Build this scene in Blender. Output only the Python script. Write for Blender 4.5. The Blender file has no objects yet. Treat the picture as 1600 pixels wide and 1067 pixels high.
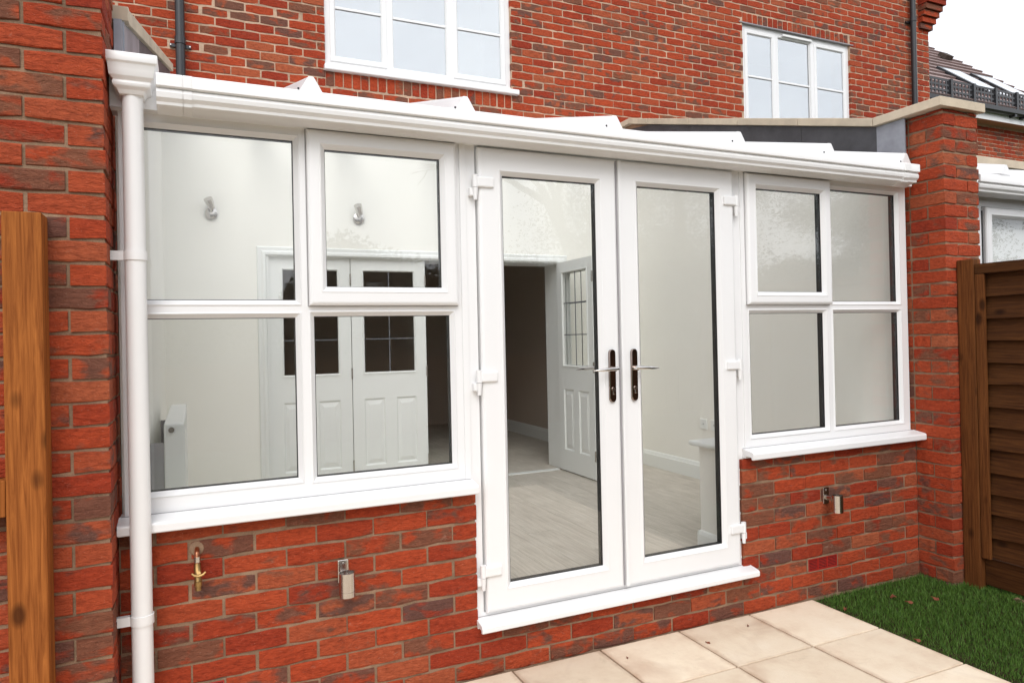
import bpy, bmesh, math, random
from mathutils import Vector, Matrix
random.seed(7)
R = math.radians
SC = bpy.context.scene
COL = SC.collection

# ------------------------------------------------------------------ camera
def set_camera():
    yaw, pit, rol = 0.43231, 0.00528, -0.02167
    f = Vector((math.sin(yaw)*math.cos(pit), math.cos(yaw)*math.cos(pit), math.sin(pit)))
    r = Vector((math.cos(yaw), -math.sin(yaw), 0)); u = r.cross(f)
    c, s = math.cos(rol), math.sin(rol)
    rr = c*r+s*u; uu = -s*r+c*u
    cam = bpy.data.cameras.new('camera'); ob = bpy.data.objects.new('camera', cam); COL.objects.link(ob)
    M = Matrix((rr, uu, -f)).transposed().to_4x4(); M.translation = Vector((0.255, -2.878, 1.4628))
    ob.matrix_world = M
    cam.sensor_width = 36; cam.lens = 1110.3/1600*36
    cam.shift_x = -16/1600; cam.shift_y = -15/1600
    cam.clip_start = 0.05; cam.clip_end = 1000
    SC.camera = ob
set_camera()

# ------------------------------------------------------------------ sky, sun, exposure
SUN_EL, SUN_AZ = 42, 198          # degrees; azimuth measured from +y towards +x
def set_world():
    w = bpy.data.worlds.new('World'); SC.world = w; w.use_nodes = True
    nt = w.node_tree; nt.nodes.clear(); N = nt.nodes.new; L = nt.links.new
    out = N('ShaderNodeOutputWorld'); bg = N('ShaderNodeBackground'); bg.inputs['Strength'].default_value = 0.112
    sky = N('ShaderNodeTexSky'); sky.sky_type = 'NISHITA'; sky.sun_disc = False
    sky.sun_elevation = R(SUN_EL); sky.sun_rotation = R(SUN_AZ); sky.dust_density = 4; sky.ozone_density = 0.5
    hs = N('ShaderNodeHueSaturation'); hs.inputs['Saturation'].default_value = 0.25; hs.inputs['Value'].default_value = 0.9
    L(sky.outputs[0], hs.inputs['Color'])
    # even overcast layer with soft cloud structure all round
    tc = N('ShaderNodeTexCoord'); no = N('ShaderNodeTexNoise'); no.inputs['Scale'].default_value = 2.2
    no.inputs['Detail'].default_value = 5; no.inputs['Roughness'].default_value = 0.55
    L(tc.outputs['Generated'], no.inputs['Vector'])
    cr = N('ShaderNodeValToRGB'); cr.color_ramp.elements[0].position = 0.3; cr.color_ramp.elements[1].position = 0.75
    cr.color_ramp.elements[0].color = (8.0, 8.4, 9.4, 1); cr.color_ramp.elements[1].color = (14.5, 14.6, 14.9, 1)
    L(no.outputs['Fac'], cr.inputs['Fac'])
    mx = N('ShaderNodeMixRGB'); mx.inputs[0].default_value = 0.75
    L(hs.outputs[0], mx.inputs[1]); L(cr.outputs[0], mx.inputs[2])
    L(mx.outputs[0], bg.inputs['Color']); L(bg.outputs[0], out.inputs[0])
    sl = bpy.data.lights.new('sun', 'SUN'); so = bpy.data.objects.new('sun', sl); COL.objects.link(so)
    sl.energy = 1.0; sl.angle = R(34); sl.color = (1, 0.975, 0.94)
    d = Vector((math.sin(R(SUN_AZ))*math.cos(R(SUN_EL)), math.cos(R(SUN_AZ))*math.cos(R(SUN_EL)), math.sin(R(SUN_EL))))
    so.rotation_euler = d.to_track_quat('Z', 'Y').to_euler(); so.location = (3, -6, 8)
set_world()
vs = SC.view_settings; vs.view_transform = 'Standard'; vs.look = 'None'; vs.exposure = 0.45; vs.gamma = 1; vs.use_curve_mapping = False
SC.render.engine = 'CYCLES'
SC.cycles.use_denoising = True
SC.cycles.max_bounces = 12; SC.cycles.diffuse_bounces = 8; SC.cycles.glossy_bounces = 5
SC.cycles.transparent_max_bounces = 24; SC.cycles.transmission_bounces = 8
SC.cycles.caustics_reflective = False; SC.cycles.caustics_refractive = False
SC.cycles.sample_clamp_indirect = 6

# ------------------------------------------------------------------ materials
MATS = {}
def newmat(name):
    m = bpy.data.materials.new(name); m.use_nodes = True; nt = m.node_tree; nt.nodes.clear()
    o = nt.nodes.new('ShaderNodeOutputMaterial'); b = nt.nodes.new('ShaderNodeBsdfPrincipled')
    nt.links.new(b.outputs[0], o.inputs[0]); MATS[name] = m
    return m, nt, b, o
def ramp(nt, stops):
    c = nt.nodes.new('ShaderNodeValToRGB'); e = c.color_ramp.elements
    while len(e) < len(stops): e.new(0.5)
    for i, (p, col) in enumerate(stops): e[i].position = p; e[i].color = (*col, 1)
    return c
def noise(nt, vec, scale, detail=4, rough=0.6, dist=0):
    n = nt.nodes.new('ShaderNodeTexNoise'); n.inputs['Scale'].default_value = scale; n.inputs['Detail'].default_value = detail
    n.inputs['Roughness'].default_value = rough; n.inputs['Distortion'].default_value = dist
    if vec is not None: nt.links.new(vec, n.inputs['Vector'])
    return n
def math_(nt, op, a, b=None, clamp=False):
    m = nt.nodes.new('ShaderNodeMath'); m.operation = op; m.use_clamp = clamp
    for i, x in enumerate((a, b)):
        if x is None: continue
        if isinstance(x, (int, float)): m.inputs[i].default_value = x
        else: nt.links.new(x, m.inputs[i])
    return m.outputs[0]
def mix(nt, fac, a, b, mode='MIX'):
    m = nt.nodes.new('ShaderNodeMixRGB'); m.blend_type = mode
    for i, x in enumerate((fac, a, b)):
        if isinstance(x, (int, float)): m.inputs[i].default_value = x
        elif isinstance(x, tuple): m.inputs[i].default_value = (*x, 1)
        else: nt.links.new(x, m.inputs[i])
    return m.outputs[0]
def bump(nt, b, h, strength, dist):
    n = nt.nodes.new('ShaderNodeBump'); n.inputs['Strength'].default_value = strength; n.inputs['Distance'].default_value = dist
    nt.links.new(h, n.inputs['Height']); nt.links.new(n.outputs[0], b.inputs['Normal'])
def wpos(nt, scale=(1, 1, 1), rnd=None):
    g = nt.nodes.new('ShaderNodeNewGeometry'); mp = nt.nodes.new('ShaderNodeMapping'); mp.inputs['Scale'].default_value = scale
    v = g.outputs['Position']
    if rnd is not None:
        a = nt.nodes.new('ShaderNodeVectorMath'); a.operation = 'ADD'; nt.links.new(v, a.inputs[0])
        cx = nt.nodes.new('ShaderNodeCombineXYZ')
        nt.links.new(math_(nt, 'MULTIPLY', rnd, 53.0), cx.inputs[0]); nt.links.new(math_(nt, 'MULTIPLY', rnd, 31.0), cx.inputs[1]); nt.links.new(math_(nt, 'MULTIPLY', rnd, 77.0), cx.inputs[2])
        nt.links.new(cx.outputs[0], a.inputs[1]); v = a.outputs[0]
    nt.links.new(v, mp.inputs['Vector'])
    return mp.outputs[0]
def rnd_of(nt, island):
    if island: return nt.nodes.new('ShaderNodeNewGeometry').outputs['Random Per Island']
    return nt.nodes.new('ShaderNodeObjectInfo').outputs['Random']

def plain(name, col, rough=0.5, metal=0.0, var=0.06, vscale=6, bumps=0.0, bscale=60, spec=0.5):
    m, nt, b, o = newmat(name)
    v = wpos(nt); n = noise(nt, v, vscale, 4)
    c = ramp(nt, [(0.25, tuple(x*(1-var) for x in col)), (0.75, tuple(min(1, x*(1+var)) for x in col))])
    nt.links.new(n.outputs['Fac'], c.inputs['Fac']); nt.links.new(c.outputs[0], b.inputs['Base Color'])
    b.inputs['Roughness'].default_value = rough; b.inputs['Metallic'].default_value = metal; b.inputs['Specular IOR Level'].default_value = spec
    if bumps: bump(nt, b, noise(nt, v, bscale, 4).outputs['Fac'], bumps, 0.002)
    return m

def brick_mat(name, island=False, fine=True):
    m, nt, b, o = newmat(name)
    rnd = rnd_of(nt, island)
    r2 = math_(nt, 'FRACT', math_(nt, 'MULTIPLY', rnd, 7.31)); r3 = math_(nt, 'FRACT', math_(nt, 'MULTIPLY', rnd, 17.7))
    v = wpos(nt, (1, 1, 1.7), rnd)
    base = ramp(nt, [(0.0, (0.30, 0.034, 0.013)), (0.3, (0.37, 0.050, 0.016)), (0.6, (0.42, 0.062, 0.020)), (0.85, (0.38, 0.068, 0.025)), (1.0, (0.39, 0.10, 0.042))])
    nt.links.new(r2, base.inputs['Fac'])
    tone = noise(nt, v, 40, 8, 0.72)
    t2 = ramp(nt, [(0.25, (0.45, 0.4, 0.4)), (0.5, (1, 1, 1)), (0.8, (1.35, 1.5, 1.5))]); nt.links.new(tone.outputs['Fac'], t2.inputs['Fac'])
    c = mix(nt, 0.8, base.outputs[0], t2.outputs[0], 'MULTIPLY')
    # kiln flashes: brown-purple patches, sometimes over a whole brick
    fl = noise(nt, v, 10.5, 3, 0.5, 0.3)
    thr = math_(nt, 'ADD', fl.outputs['Fac'], math_(nt, 'MULTIPLY', math_(nt, 'SUBTRACT', r3, 0.69), 0.52))
    fm = ramp(nt, [(0.47, (0, 0, 0)), (0.60, (1, 1, 1))]); nt.links.new(thr, fm.inputs['Fac'])
    fcol = ramp(nt, [(0.0, (0.215, 0.082, 0.043)), (0.5, (0.17, 0.073, 0.045)), (1.0, (0.12, 0.063, 0.05))]); nt.links.new(rnd, fcol.inputs['Fac'])
    fc = mix(nt, 0.6, fcol.outputs[0], t2.outputs[0], 'MULTIPLY')
    c = mix(nt, math_(nt, 'MULTIPLY', fm.outputs[0], 0.9), c, fc)
    if fine:
        sp = noise(nt, v, 160, 2, 0.5); s2 = ramp(nt, [(0.68, (0, 0, 0)), (0.74, (1, 1, 1))]); nt.links.new(sp.outputs['Fac'], s2.inputs['Fac'])
        c = mix(nt, math_(nt, 'MULTIPLY', s2.outputs[0], 0.35), c, (0.45, 0.33, 0.26))
        # thin mortar smears
        sm = noise(nt, v, 11, 6, 0.75, 0.6); s3 = ramp(nt, [(0.62, (0, 0, 0)), (0.78, (1, 1, 1))]); nt.links.new(sm.outputs['Fac'], s3.inputs['Fac'])
        c = mix(nt, math_(nt, 'MULTIPLY', s3.outputs[0], 0.5), c, (0.42, 0.31, 0.23))
    nt.links.new(c, b.inputs['Base Color']); b.inputs['Roughness'].default_value = 0.85; b.inputs['Specular IOR Level'].default_value = 0.25
    if fine:
        v2 = wpos(nt, (0.7, 0.7, 1.9), rnd)
        cre = noise(nt, v2, 30, 6, 0.68, 1.2); gr = noise(nt, v2, 130, 3, 0.6)
        h = math_(nt, 'ADD', cre.outputs['Fac'], math_(nt, 'MULTIPLY', gr.outputs['Fac'], 0.3))
        bump(nt, b, h, 1.0, 0.014)
    return m
def mortar_mat(name, col=(0.285, 0.185, 0.12)):
    m, nt, b, o = newmat(name); v = wpos(nt)
    n = noise(nt, v, 5, 5, 0.7); c = ramp(nt, [(0.3, tuple(x*0.6 for x in col)), (0.52, col), (0.68, tuple(x*1.25 for x in col)), (0.8, tuple(min(0.8,x*1.7) for x in col))])
    nt.links.new(n.outputs['Fac'], c.inputs['Fac'])
    g = noise(nt, v, 300, 2); c2 = mix(nt, 0.35, c.outputs[0], g.outputs['Fac'], 'OVERLAY')
    nt.links.new(c2, b.inputs['Base Color']); b.inputs['Roughness'].default_value = 0.95; b.inputs['Specular IOR Level'].default_value = 0.1
    bump(nt, b, noise(nt, v, 90, 5, 0.7).outputs['Fac'], 0.8, 0.006)
    return m
def wood_mat(name, dark, light, axis='Z', knots=True, rough=0.7):
    m, nt, b, o = newmat(name); rnd = rnd_of(nt, False)
    s = {'Z': (20, 20, 0.8), 'X': (0.8, 20, 20), 'Y': (20, 0.8, 20)}[axis]
    v = wpos(nt, s, rnd); n = noise(nt, v, 5, 6, 0.65, 0.6)
    c = ramp(nt, [(0.32, dark), (0.5, tuple((a+b_)/2 for a, b_ in zip(dark, light))), (0.68, light)]); nt.links.new(n.outputs['Fac'], c.inputs['Fac'])
    vb = wpos(nt, (1, 1, 1), rnd); big = noise(nt, vb, 3, 3)
    col = mix(nt, 0.5, c.outputs[0], mix(nt, big.outputs['Fac'], (0.55, 0.5, 0.45), (1.3, 1.3, 1.3)), 'MULTIPLY')
    if knots:
        ks = {'Z': (1, 1, 0.55), 'X': (0.55, 1, 1), 'Y': (1, 0.55, 1)}[axis]
        vo = nt.nodes.new('ShaderNodeTexVoronoi'); vo.inputs['Scale'].default_value = 8.5; nt.links.new(wpos(nt, ks, rnd), vo.inputs['Vector'])
        kr = ramp(nt, [(0.10, (1, 1, 1)), (0.13, (0.75, 0.75, 0.75)), (0.21, (0, 0, 0))]); nt.links.new(vo.outputs['Distance'], kr.inputs['Fac'])
        col = mix(nt, math_(nt, 'MULTIPLY', kr.outputs[0], 0.8), col, tuple(x*0.25 for x in dark))
    nt.links.new(col, b.inputs['Base Color']); b.inputs['Roughness'].default_value = rough; b.inputs['Specular IOR Level'].default_value = 0.12
    bump(nt, b, n.outputs['Fac'], 0.5, 0.004)
    return m
def glass_mat(name, refl=0.14, tint=(0.93, 0.96, 0.94), f90=1.0):
    m = bpy.data.materials.new(name); m.use_nodes = True; nt = m.node_tree; nt.nodes.clear(); MATS[name] = m
    o = nt.nodes.new('ShaderNodeOutputMaterial'); t = nt.nodes.new('ShaderNodeBsdfTransparent'); t.inputs[0].default_value = (*tint, 1)
    g = nt.nodes.new('ShaderNodeBsdfGlossy'); g.inputs['Roughness'].default_value = 0.0; g.inputs[0].default_value = (0.97, 0.99, 1, 1)
    lw = nt.nodes.new('ShaderNodeLayerWeight'); lw.inputs['Blend'].default_value = 0.5
    p5 = math_(nt, 'POWER', lw.outputs['Facing'], 4.0)
    fac = math_(nt, 'ADD', math_(nt, 'MULTIPLY', p5, 1-refl), refl, True)
    mx = nt.nodes.new('ShaderNodeMixShader'); nt.links.new(fac, mx.inputs[0]); nt.links.new(t.outputs[0], mx.inputs[1]); nt.links.new(g.outputs[0], mx.inputs[2])
    nt.links.new(mx.outputs[0], o.inputs[0])
    # very slight unevenness of the sheet, so reflections waver as in real panes
    bn = nt.nodes.new('ShaderNodeBump'); bn.inputs['Strength'].default_value = 0.05; bn.inputs['Distance'].default_value = 0.01
    nt.links.new(noise(nt, wpos(nt), 2.5, 2).outputs['Fac'], bn.inputs['Height']); nt.links.new(bn.outputs[0], g.inputs['Normal'])
    return m
def slab_mat():
    m, nt, b, o = newmat('sandstone_slab'); rnd = rnd_of(nt, False); v = wpos(nt, (1, 1, 1), rnd)
    n = noise(nt, v, 5, 6, 0.65); c = ramp(nt, [(0.25, (0.70, 0.55, 0.41)), (0.5, (0.80, 0.675, 0.52)), (0.8, (0.85, 0.745, 0.60))]); nt.links.new(n.outputs['Fac'], c.inputs['Fac'])
    st = noise(nt, v, 2.6, 4, 0.6, 0.5); s2 = ramp(nt, [(0.56, (0, 0, 0)), (0.76, (1, 1, 1))]); nt.links.new(st.outputs['Fac'], s2.inputs['Fac'])
    col = mix(nt, math_(nt, 'MULTIPLY', s2.outputs[0], 0.45), c.outputs[0], (0.40, 0.23, 0.15))
    gs = noise(nt, v, 9, 7, 0.75, 0.8); g2 = ramp(nt, [(0.58, (0, 0, 0)), (0.72, (1, 1, 1))]); nt.links.new(gs.outputs['Fac'], g2.inputs['Fac'])
    col = mix(nt, math_(nt, 'MULTIPLY', g2.outputs[0], 0.3), col, (0.45, 0.34, 0.22))
    # dirt gathers along the arrises (object space, so it belongs to each slab)
    tc = nt.nodes.new('ShaderNodeTexCoord'); sx = nt.nodes.new('ShaderNodeSeparateXYZ'); nt.links.new(tc.outputs['Object'], sx.inputs[0])
    e = math_(nt, 'MAXIMUM', math_(nt, 'ABSOLUTE', sx.outputs[0]), math_(nt, 'ABSOLUTE', sx.outputs[1]))
    e = math_(nt, 'ADD', e, math_(nt, 'MULTIPLY', math_(nt, 'SUBTRACT', noise(nt, v, 14, 4).outputs['Fac'], 0.5), 0.05))
    er = ramp(nt, [(0.195, (0, 0, 0)), (0.225, (1, 1, 1))]); nt.links.new(e, er.inputs['Fac'])
    col = mix(nt, math_(nt, 'MULTIPLY', er.outputs[0], 0.5), col, (0.36, 0.2, 0.12))
    sp = noise(nt, v, 120, 2); s4 = ramp(nt, [(0.7, (0, 0, 0)), (0.76, (1, 1, 1))]); nt.links.new(sp.outputs['Fac'], s4.inputs['Fac'])
    col = mix(nt, math_(nt, 'MULTIPLY', s4.outputs[0], 0.3), col, (0.3, 0.2, 0.14))
    tv = ramp(nt, [(0, (0.84, 0.82, 0.8)), (1, (1.04, 1.05, 1.05))]); nt.links.new(rnd, tv.inputs['Fac']); col = mix(nt, 1.0, col, tv.outputs[0], 'MULTIPLY')
    nt.links.new(col, b.inputs['Base Color']); b.inputs['Roughness'].default_value = 0.85; b.inputs['Specular IOR Level'].default_value = 0.25
    bump(nt, b, noise(nt, v, 45, 6, 0.7).outputs['Fac'], 0.45, 0.004)
    return m
def leaf_mat(name, a, c_, trans=0.3):
    m, nt, b, o = newmat(name); rnd = rnd_of(nt, True); c = ramp(nt, [(0, a), (1, c_)]); nt.links.new(rnd, c.inputs['Fac'])
    nt.links.new(c.outputs[0], b.inputs['Base Color']); b.inputs['Roughness'].default_value = 0.6; b.inputs['Specular IOR Level'].default_value = 0.3
    return m
def tiles_mat():
    return plain('roof_tile', (0.25, 0.18, 0.168), 0.75, var=0.25, vscale=3, bumps=0.3)

BRICK = brick_mat('facing_brick'); BRICK_I = brick_mat('facing_brick_joined', True); MORTAR = mortar_mat('mortar')
MORTAR_H = mortar_mat('house_mortar', (0.50, 0.35, 0.25))
PVC = plain('white_upvc', (0.80, 0.80, 0.80), 0.28, var=0.012, vscale=3)
PVC_G = plain('white_gutter_plastic', (0.80, 0.795, 0.785), 0.32, var=0.02, vscale=5)
GASKET = plain('black_gasket', (0.012, 0.012, 0.013), 0.5)
GLASS = glass_mat('window_glass', 0.036, (0.997, 1.0, 0.997)); GLASS_IN = glass_mat('inner_pane_glass', 0.010, (0.997, 1.0, 0.997))
GLASS_UP = glass_mat('upper_window_glass', 0.4, (0.8, 0.84, 0.86))
GLASS_ROOF = glass_mat('roof_glass', 0.015, (0.995, 1, 1))
CHROME = plain('polished_chrome', (0.66, 0.64, 0.62), 0.07, 1.0, var=0.02)
DCHROME = plain('chrome_dark_reflection', (0.30, 0.235, 0.205), 0.12, 1.0, var=0.1, vscale=30)  # plain chrome, with the dark surroundings it mirrors put into its colour
STEEL = plain('brushed_steel', (0.58, 0.55, 0.52), 0.2, 1.0, var=0.05, vscale=20)
BRASS = plain('brass', (0.42, 0.27, 0.11), 0.38, 1.0, var=0.1, vscale=40)
COPPER = plain('copper', (0.60, 0.26, 0.14), 0.32, 1.0, var=0.15, vscale=40)
PLASTER = plain('cream_plaster', (0.87, 0.855, 0.80), 0.9, var=0.015, vscale=2, spec=0.1)
PLASTER_B = plain('beige_plaster', (0.85, 0.83, 0.78), 0.9, var=0.02, vscale=2, spec=0.1)
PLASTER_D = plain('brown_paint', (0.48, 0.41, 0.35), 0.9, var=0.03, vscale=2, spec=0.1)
GLOSS = plain('white_gloss_paint', (0.78, 0.79, 0.77), 0.35, var=0.01)
COPE = plain('concrete_coping', (0.56, 0.47, 0.355), 0.9, var=0.16, vscale=7, bumps=0.4)
LEAD = plain('lead_sheet', (0.07, 0.07, 0.076), 0.55, 0.2, var=0.35, vscale=6, bumps=0.3, bscale=25)
LEAD_L = plain('pale_lead_sheet', (0.30, 0.315, 0.35), 0.45, 0.4, var=0.35, vscale=5, bumps=0.3, bscale=25)  # paler, bluer grey than the other lead
BLACK = plain('black_plastic', (0.02, 0.021, 0.024), 0.35, var=0.1)
TERRA = plain('terracotta_plastic', (0.38, 0.022, 0.015), 0.5, var=0.1, vscale=30)
SLAB = slab_mat()
BED = plain('slab_joint_mortar', (0.24, 0.13, 0.07), 0.95, var=0.3, vscale=20, bumps=0.5)
SOIL = plain('lawn_soil', (0.035, 0.028, 0.015), 1, var=0.4, vscale=20, bumps=0.8, bscale=80, spec=0.05)
TURF = plain('far_turf', (0.065, 0.085, 0.04), 1, var=0.4, vscale=8, bumps=0.8, bscale=40, spec=0.05)
GRASS = leaf_mat('grass_blade', (0.03, 0.08, 0.008), (0.10, 0.19, 0.028))
LEAFG = leaf_mat('tree_leaf', (0.02, 0.04, 0.012), (0.045, 0.075, 0.02)); BARK = plain('tree_bark', (0.06, 0.045, 0.035), 0.95, var=0.3, vscale=10)
HEDGE = leaf_mat('hedge_leaf', (0.02, 0.035, 0.015), (0.04, 0.06, 0.025))
DEAD = plain('dead_leaf', (0.17, 0.045, 0.02), 0.8, var=0.3, vscale=60)
POSTW = wood_mat('orange_post_timber', (0.17, 0.045, 0.009), (0.40, 0.135, 0.030))
DARKW = wood_mat('brown_fence_post', (0.075, 0.024, 0.007), (0.18, 0.065, 0.018)); DARKWY = wood_mat('brown_fence_board', (0.036, 0.012, 0.004), (0.095, 0.036, 0.010), 'Y')
REARW = wood_mat('rear_fence_timber', (0.09, 0.048, 0.026), (0.17, 0.095, 0.05), 'Z', False)
OAK = wood_mat('grey_oak_plank', (0.43, 0.395, 0.345), (0.63, 0.585, 0.525), 'Y', False, 0.45)
TILE = tiles_mat()
SOFFIT = plain('painted_soffit', (0.45, 0.36, 0.29), 0.7, var=0.05)
BLUEV = plain('faded_grey_plastic', (0.34, 0.33, 0.34), 0.6)
CAME = plain('lead_came_metal', (0.13, 0.135, 0.15), 0.45)
LINTEL = plain('galvanised_lintel', (0.32, 0.30, 0.31), 0.5, 0.3)

# ------------------------------------------------------------------ mesh helpers
WLOC = {}
class MB:
    def __init__(s): s.v = []; s.f = []
    def add(s, vs_, fs):
        o = len(s.v); s.v += [tuple(v) for v in vs_]; s.f += [tuple(i+o for i in f) for f in fs]; return s
    def box(s, x0, x1, y0, y1, z0, z1):
        return s.add([(x0,y0,z0),(x1,y0,z0),(x1,y1,z0),(x0,y1,z0),(x0,y0,z1),(x1,y0,z1),(x1,y1,z1),(x0,y1,z1)],
                     [(0,3,2,1),(4,5,6,7),(0,1,5,4),(1,2,6,5),(2,3,7,6),(3,0,4,7)])
    def hexa(s, lo, hi):   # lo, hi: 4 points each, same order
        return s.add(list(lo)+list(hi), [(0,3,2,1),(4,5,6,7),(0,1,5,4),(1,2,6,5),(2,3,7,6),(3,0,4,7)])
    def ring(s, x0, x1, z0, z1, prof):   # closed profile (inset, y) swept round a rectangle with mitred corners
        n = len(prof); vs_ = []
        for d, y in prof: vs_ += [(x0+d,y,z0+d),(x1-d,y,z0+d),(x1-d,y,z1-d),(x0+d,y,z1-d)]
        fs = []
        for i in range(n):
            j = (i+1) % n
            for k in range(4):
                l = (k+1) % 4; fs.append((i*4+k, i*4+l, j*4+l, j*4+k))
        return s.add(vs_, fs)
    def prism(s, poly, a0, a1, axis='x'):   # poly of (p,q) extruded along axis
        def P(a, p, q): return {'x': (a,p,q), 'y': (p,a,q), 'z': (p,q,a)}[axis]
        n = len(poly)
        return s.add([P(a0,*p) for p in poly]+[P(a1,*p) for p in poly],
                     [tuple(range(n-1,-1,-1)), tuple(range(n,2*n))]+[(i,(i+1)%n,n+(i+1)%n,n+i) for i in range(n)])
    def tube(s, pts, rad, n=12, cap=True):
        pts = [Vector(p) for p in pts]; rads = rad if isinstance(rad, (list, tuple)) else [rad]*len(pts); vs_ = []; prev = None
        for i, p in enumerate(pts):
            t = (pts[min(i+1,len(pts)-1)]-pts[max(i-1,0)]).normalized()
            if prev is None: a = t.orthogonal().normalized()
            else: a = (prev - t*prev.dot(t)).normalized()
            prev = a; b = t.cross(a)
            for k in range(n):
                th = 2*math.pi*k/n; vs_.append(p+(a*math.cos(th)+b*math.sin(th))*rads[i])
        fs = [(i*n+k, i*n+(k+1)%n, (i+1)*n+(k+1)%n, (i+1)*n+k) for i in range(len(pts)-1) for k in range(n)]
        if cap: fs += [tuple(range(n-1,-1,-1)), tuple((len(pts)-1)*n+k for k in range(n))]
        return s.add(vs_, fs)
    def loft(s, levels):   # (z, x0,x1,y0,y1) rectangles
        vs_ = []
        for z,x0,x1,y0,y1 in levels: vs_ += [(x0,y0,z),(x1,y0,z),(x1,y1,z),(x0,y1,z)]
        n = len(levels); fs = [(i*4+k, i*4+(k+1)%4, (i+1)*4+(k+1)%4, (i+1)*4+k) for i in range(n-1) for k in range(4)]
        return s.add(vs_, fs+[(0,3,2,1), tuple((n-1)*4+k for k in range(4))])
    def build(s, name, mat, parent=None, bevel=0, smooth=False, kind=None, mats=None):
        xs = list(zip(*s.v)); c = Vector([(min(a)+max(a))/2 for a in xs])
        me = bpy.data.meshes.new(name); me.from_pydata([tuple(Vector(v)-c) for v in s.v], [], s.f)
        bm = bmesh.new(); bm.from_mesh(me); bmesh.ops.recalc_face_normals(bm, faces=bm.faces)
        if bevel: bmesh.ops.bevel(bm, geom=bm.edges[:], offset=bevel, segments=2, profile=0.5, affect='EDGES', clamp_overlap=True)
        bm.to_mesh(me); bm.free()
        me.materials.append(mat)
        if smooth:
            me.polygons.foreach_set('use_smooth', [True]*len(me.polygons))
            me.set_sharp_from_angle(angle=R(32))
        return link(name, me, c, parent, kind)
def link(name, me, wloc, parent=None, kind=None):
    o = bpy.data.objects.new(name, me); COL.objects.link(o)
    if parent is not None:
        o.parent = parent; o.location = Vector(wloc)-WLOC[parent.name]
    else: o.location = wloc
    WLOC[o.name] = Vector(wloc)
    if kind: o['kind'] = kind
    return o
def thing(name, label, cat, loc, group=None):
    o = bpy.data.objects.new(name, None); COL.objects.link(o); o.location = loc; o.empty_display_size = 0.1; WLOC[o.name] = Vector(loc)
    o['label'] = label; o['category'] = cat
    if group: o['group'] = group
    return o
def tag(o, label, cat, group=None):
    o['label'] = label; o['category'] = cat
    if group: o['group'] = group
    return o
def box(name, mat, parent, x0, x1, y0, y1, z0, z1, bevel=0, kind=None): return MB().box(x0,x1,y0,y1,z0,z1).build(name, mat, parent, bevel, kind=kind)

# ------------------------------------------------------------------ bricks
BC = {}
def brick_geo(L, D, H, rng):
    nx = 5; j = 0.0026; c = 0.004
    vs_ = []
    for i in range(nx):
        t = i/(nx-1); x = (t-0.5)*L; end = i in (0, nx-1); e = c*0.6 if end else 0
        if end: x += (0.0 if i == 0 else 0.0)+rng.uniform(-j, j)
        jj = lambda k=1: rng.uniform(-j, j)*k
        f = -D/2 + (0.002 if end else 0)+jj(0.8)
        vs_ += [(x, D/2, -H/2), (x, f+c, -H/2+e+jj(1.3)), (x, f, -H/2+c+e+jj(1.3)), (x, f, H/2-c-e+jj(1.3)), (x, f+c, H/2-e+jj(1.3)), (x, D/2, H/2)]
    fs = [(i*6+k, i*6+k+1, (i+1)*6+k+1, (i+1)*6+k) for i in range(nx-1) for k in range(5)]
    fs += [(5,4,3,2,1,0), tuple((nx-1)*6+k for k in range(6))]
    fs = [tuple(reversed(f)) for f in fs]
    return vs_, fs
def brick_mesh(L, D, H):
    n = 9 if abs(L-0.215) < 0.001 and D > 0.09 else 3
    key = (round(L,3), round(D,3), round(H,3), random.randrange(n))
    if key not in BC:
        v, f = brick_geo(L, D, H, random.Random(hash(key) & 0xffff)); me = bpy.data.meshes.new('brick'); me.from_pydata(v, [], f); me.materials.append(BRICK); BC[key] = me
    return BC[key]
def brick(parent, x0, x1, yf, z0, z1, D=0.1025, side=False):
    """side=False: face at y=yf looking to -y; side=True: x0..x1 are y limits, face at x=yf looking towards +x (sign D>0) or -x (D<0)"""
    L = x1-x0; H = z1-z0; dz = random.uniform(-0.001, 0.001)
    me = brick_mesh(L, abs(D), H)
    if not side:
        o = link('brick', me, ((x0+x1)/2, yf+D/2+random.uniform(-0.0025,0.0025), (z0+z1)/2+dz), parent)
        o.rotation_euler = (random.uniform(-.008,.008), random.uniform(-.007,.007), random.uniform(-.007,.007))
    else:
        o = link('brick', me, (yf-D/2+random.uniform(-0.0015,0.0015), (x0+x1)/2, (z0+z1)/2+dz), parent)
        o.rotation_euler = (0, random.uniform(-.004,.004), R(90) if D > 0 else R(-90))
    return o
def row_cells(xa, xb, ph, pitch=0.225, gap=0.0095):
    """brick extents in [xa,xb] for joints centred at ph+k*pitch"""
    out = []; k = math.floor((xa-ph)/pitch)
    while True:
        a = max(xa, ph+k*pitch+gap/2); b = min(xb, ph+(k+1)*pitch-gap/2)
        if a >= xb: break
        if b-a > 0.02: out.append((a, b))
        k += 1
    return out

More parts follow.
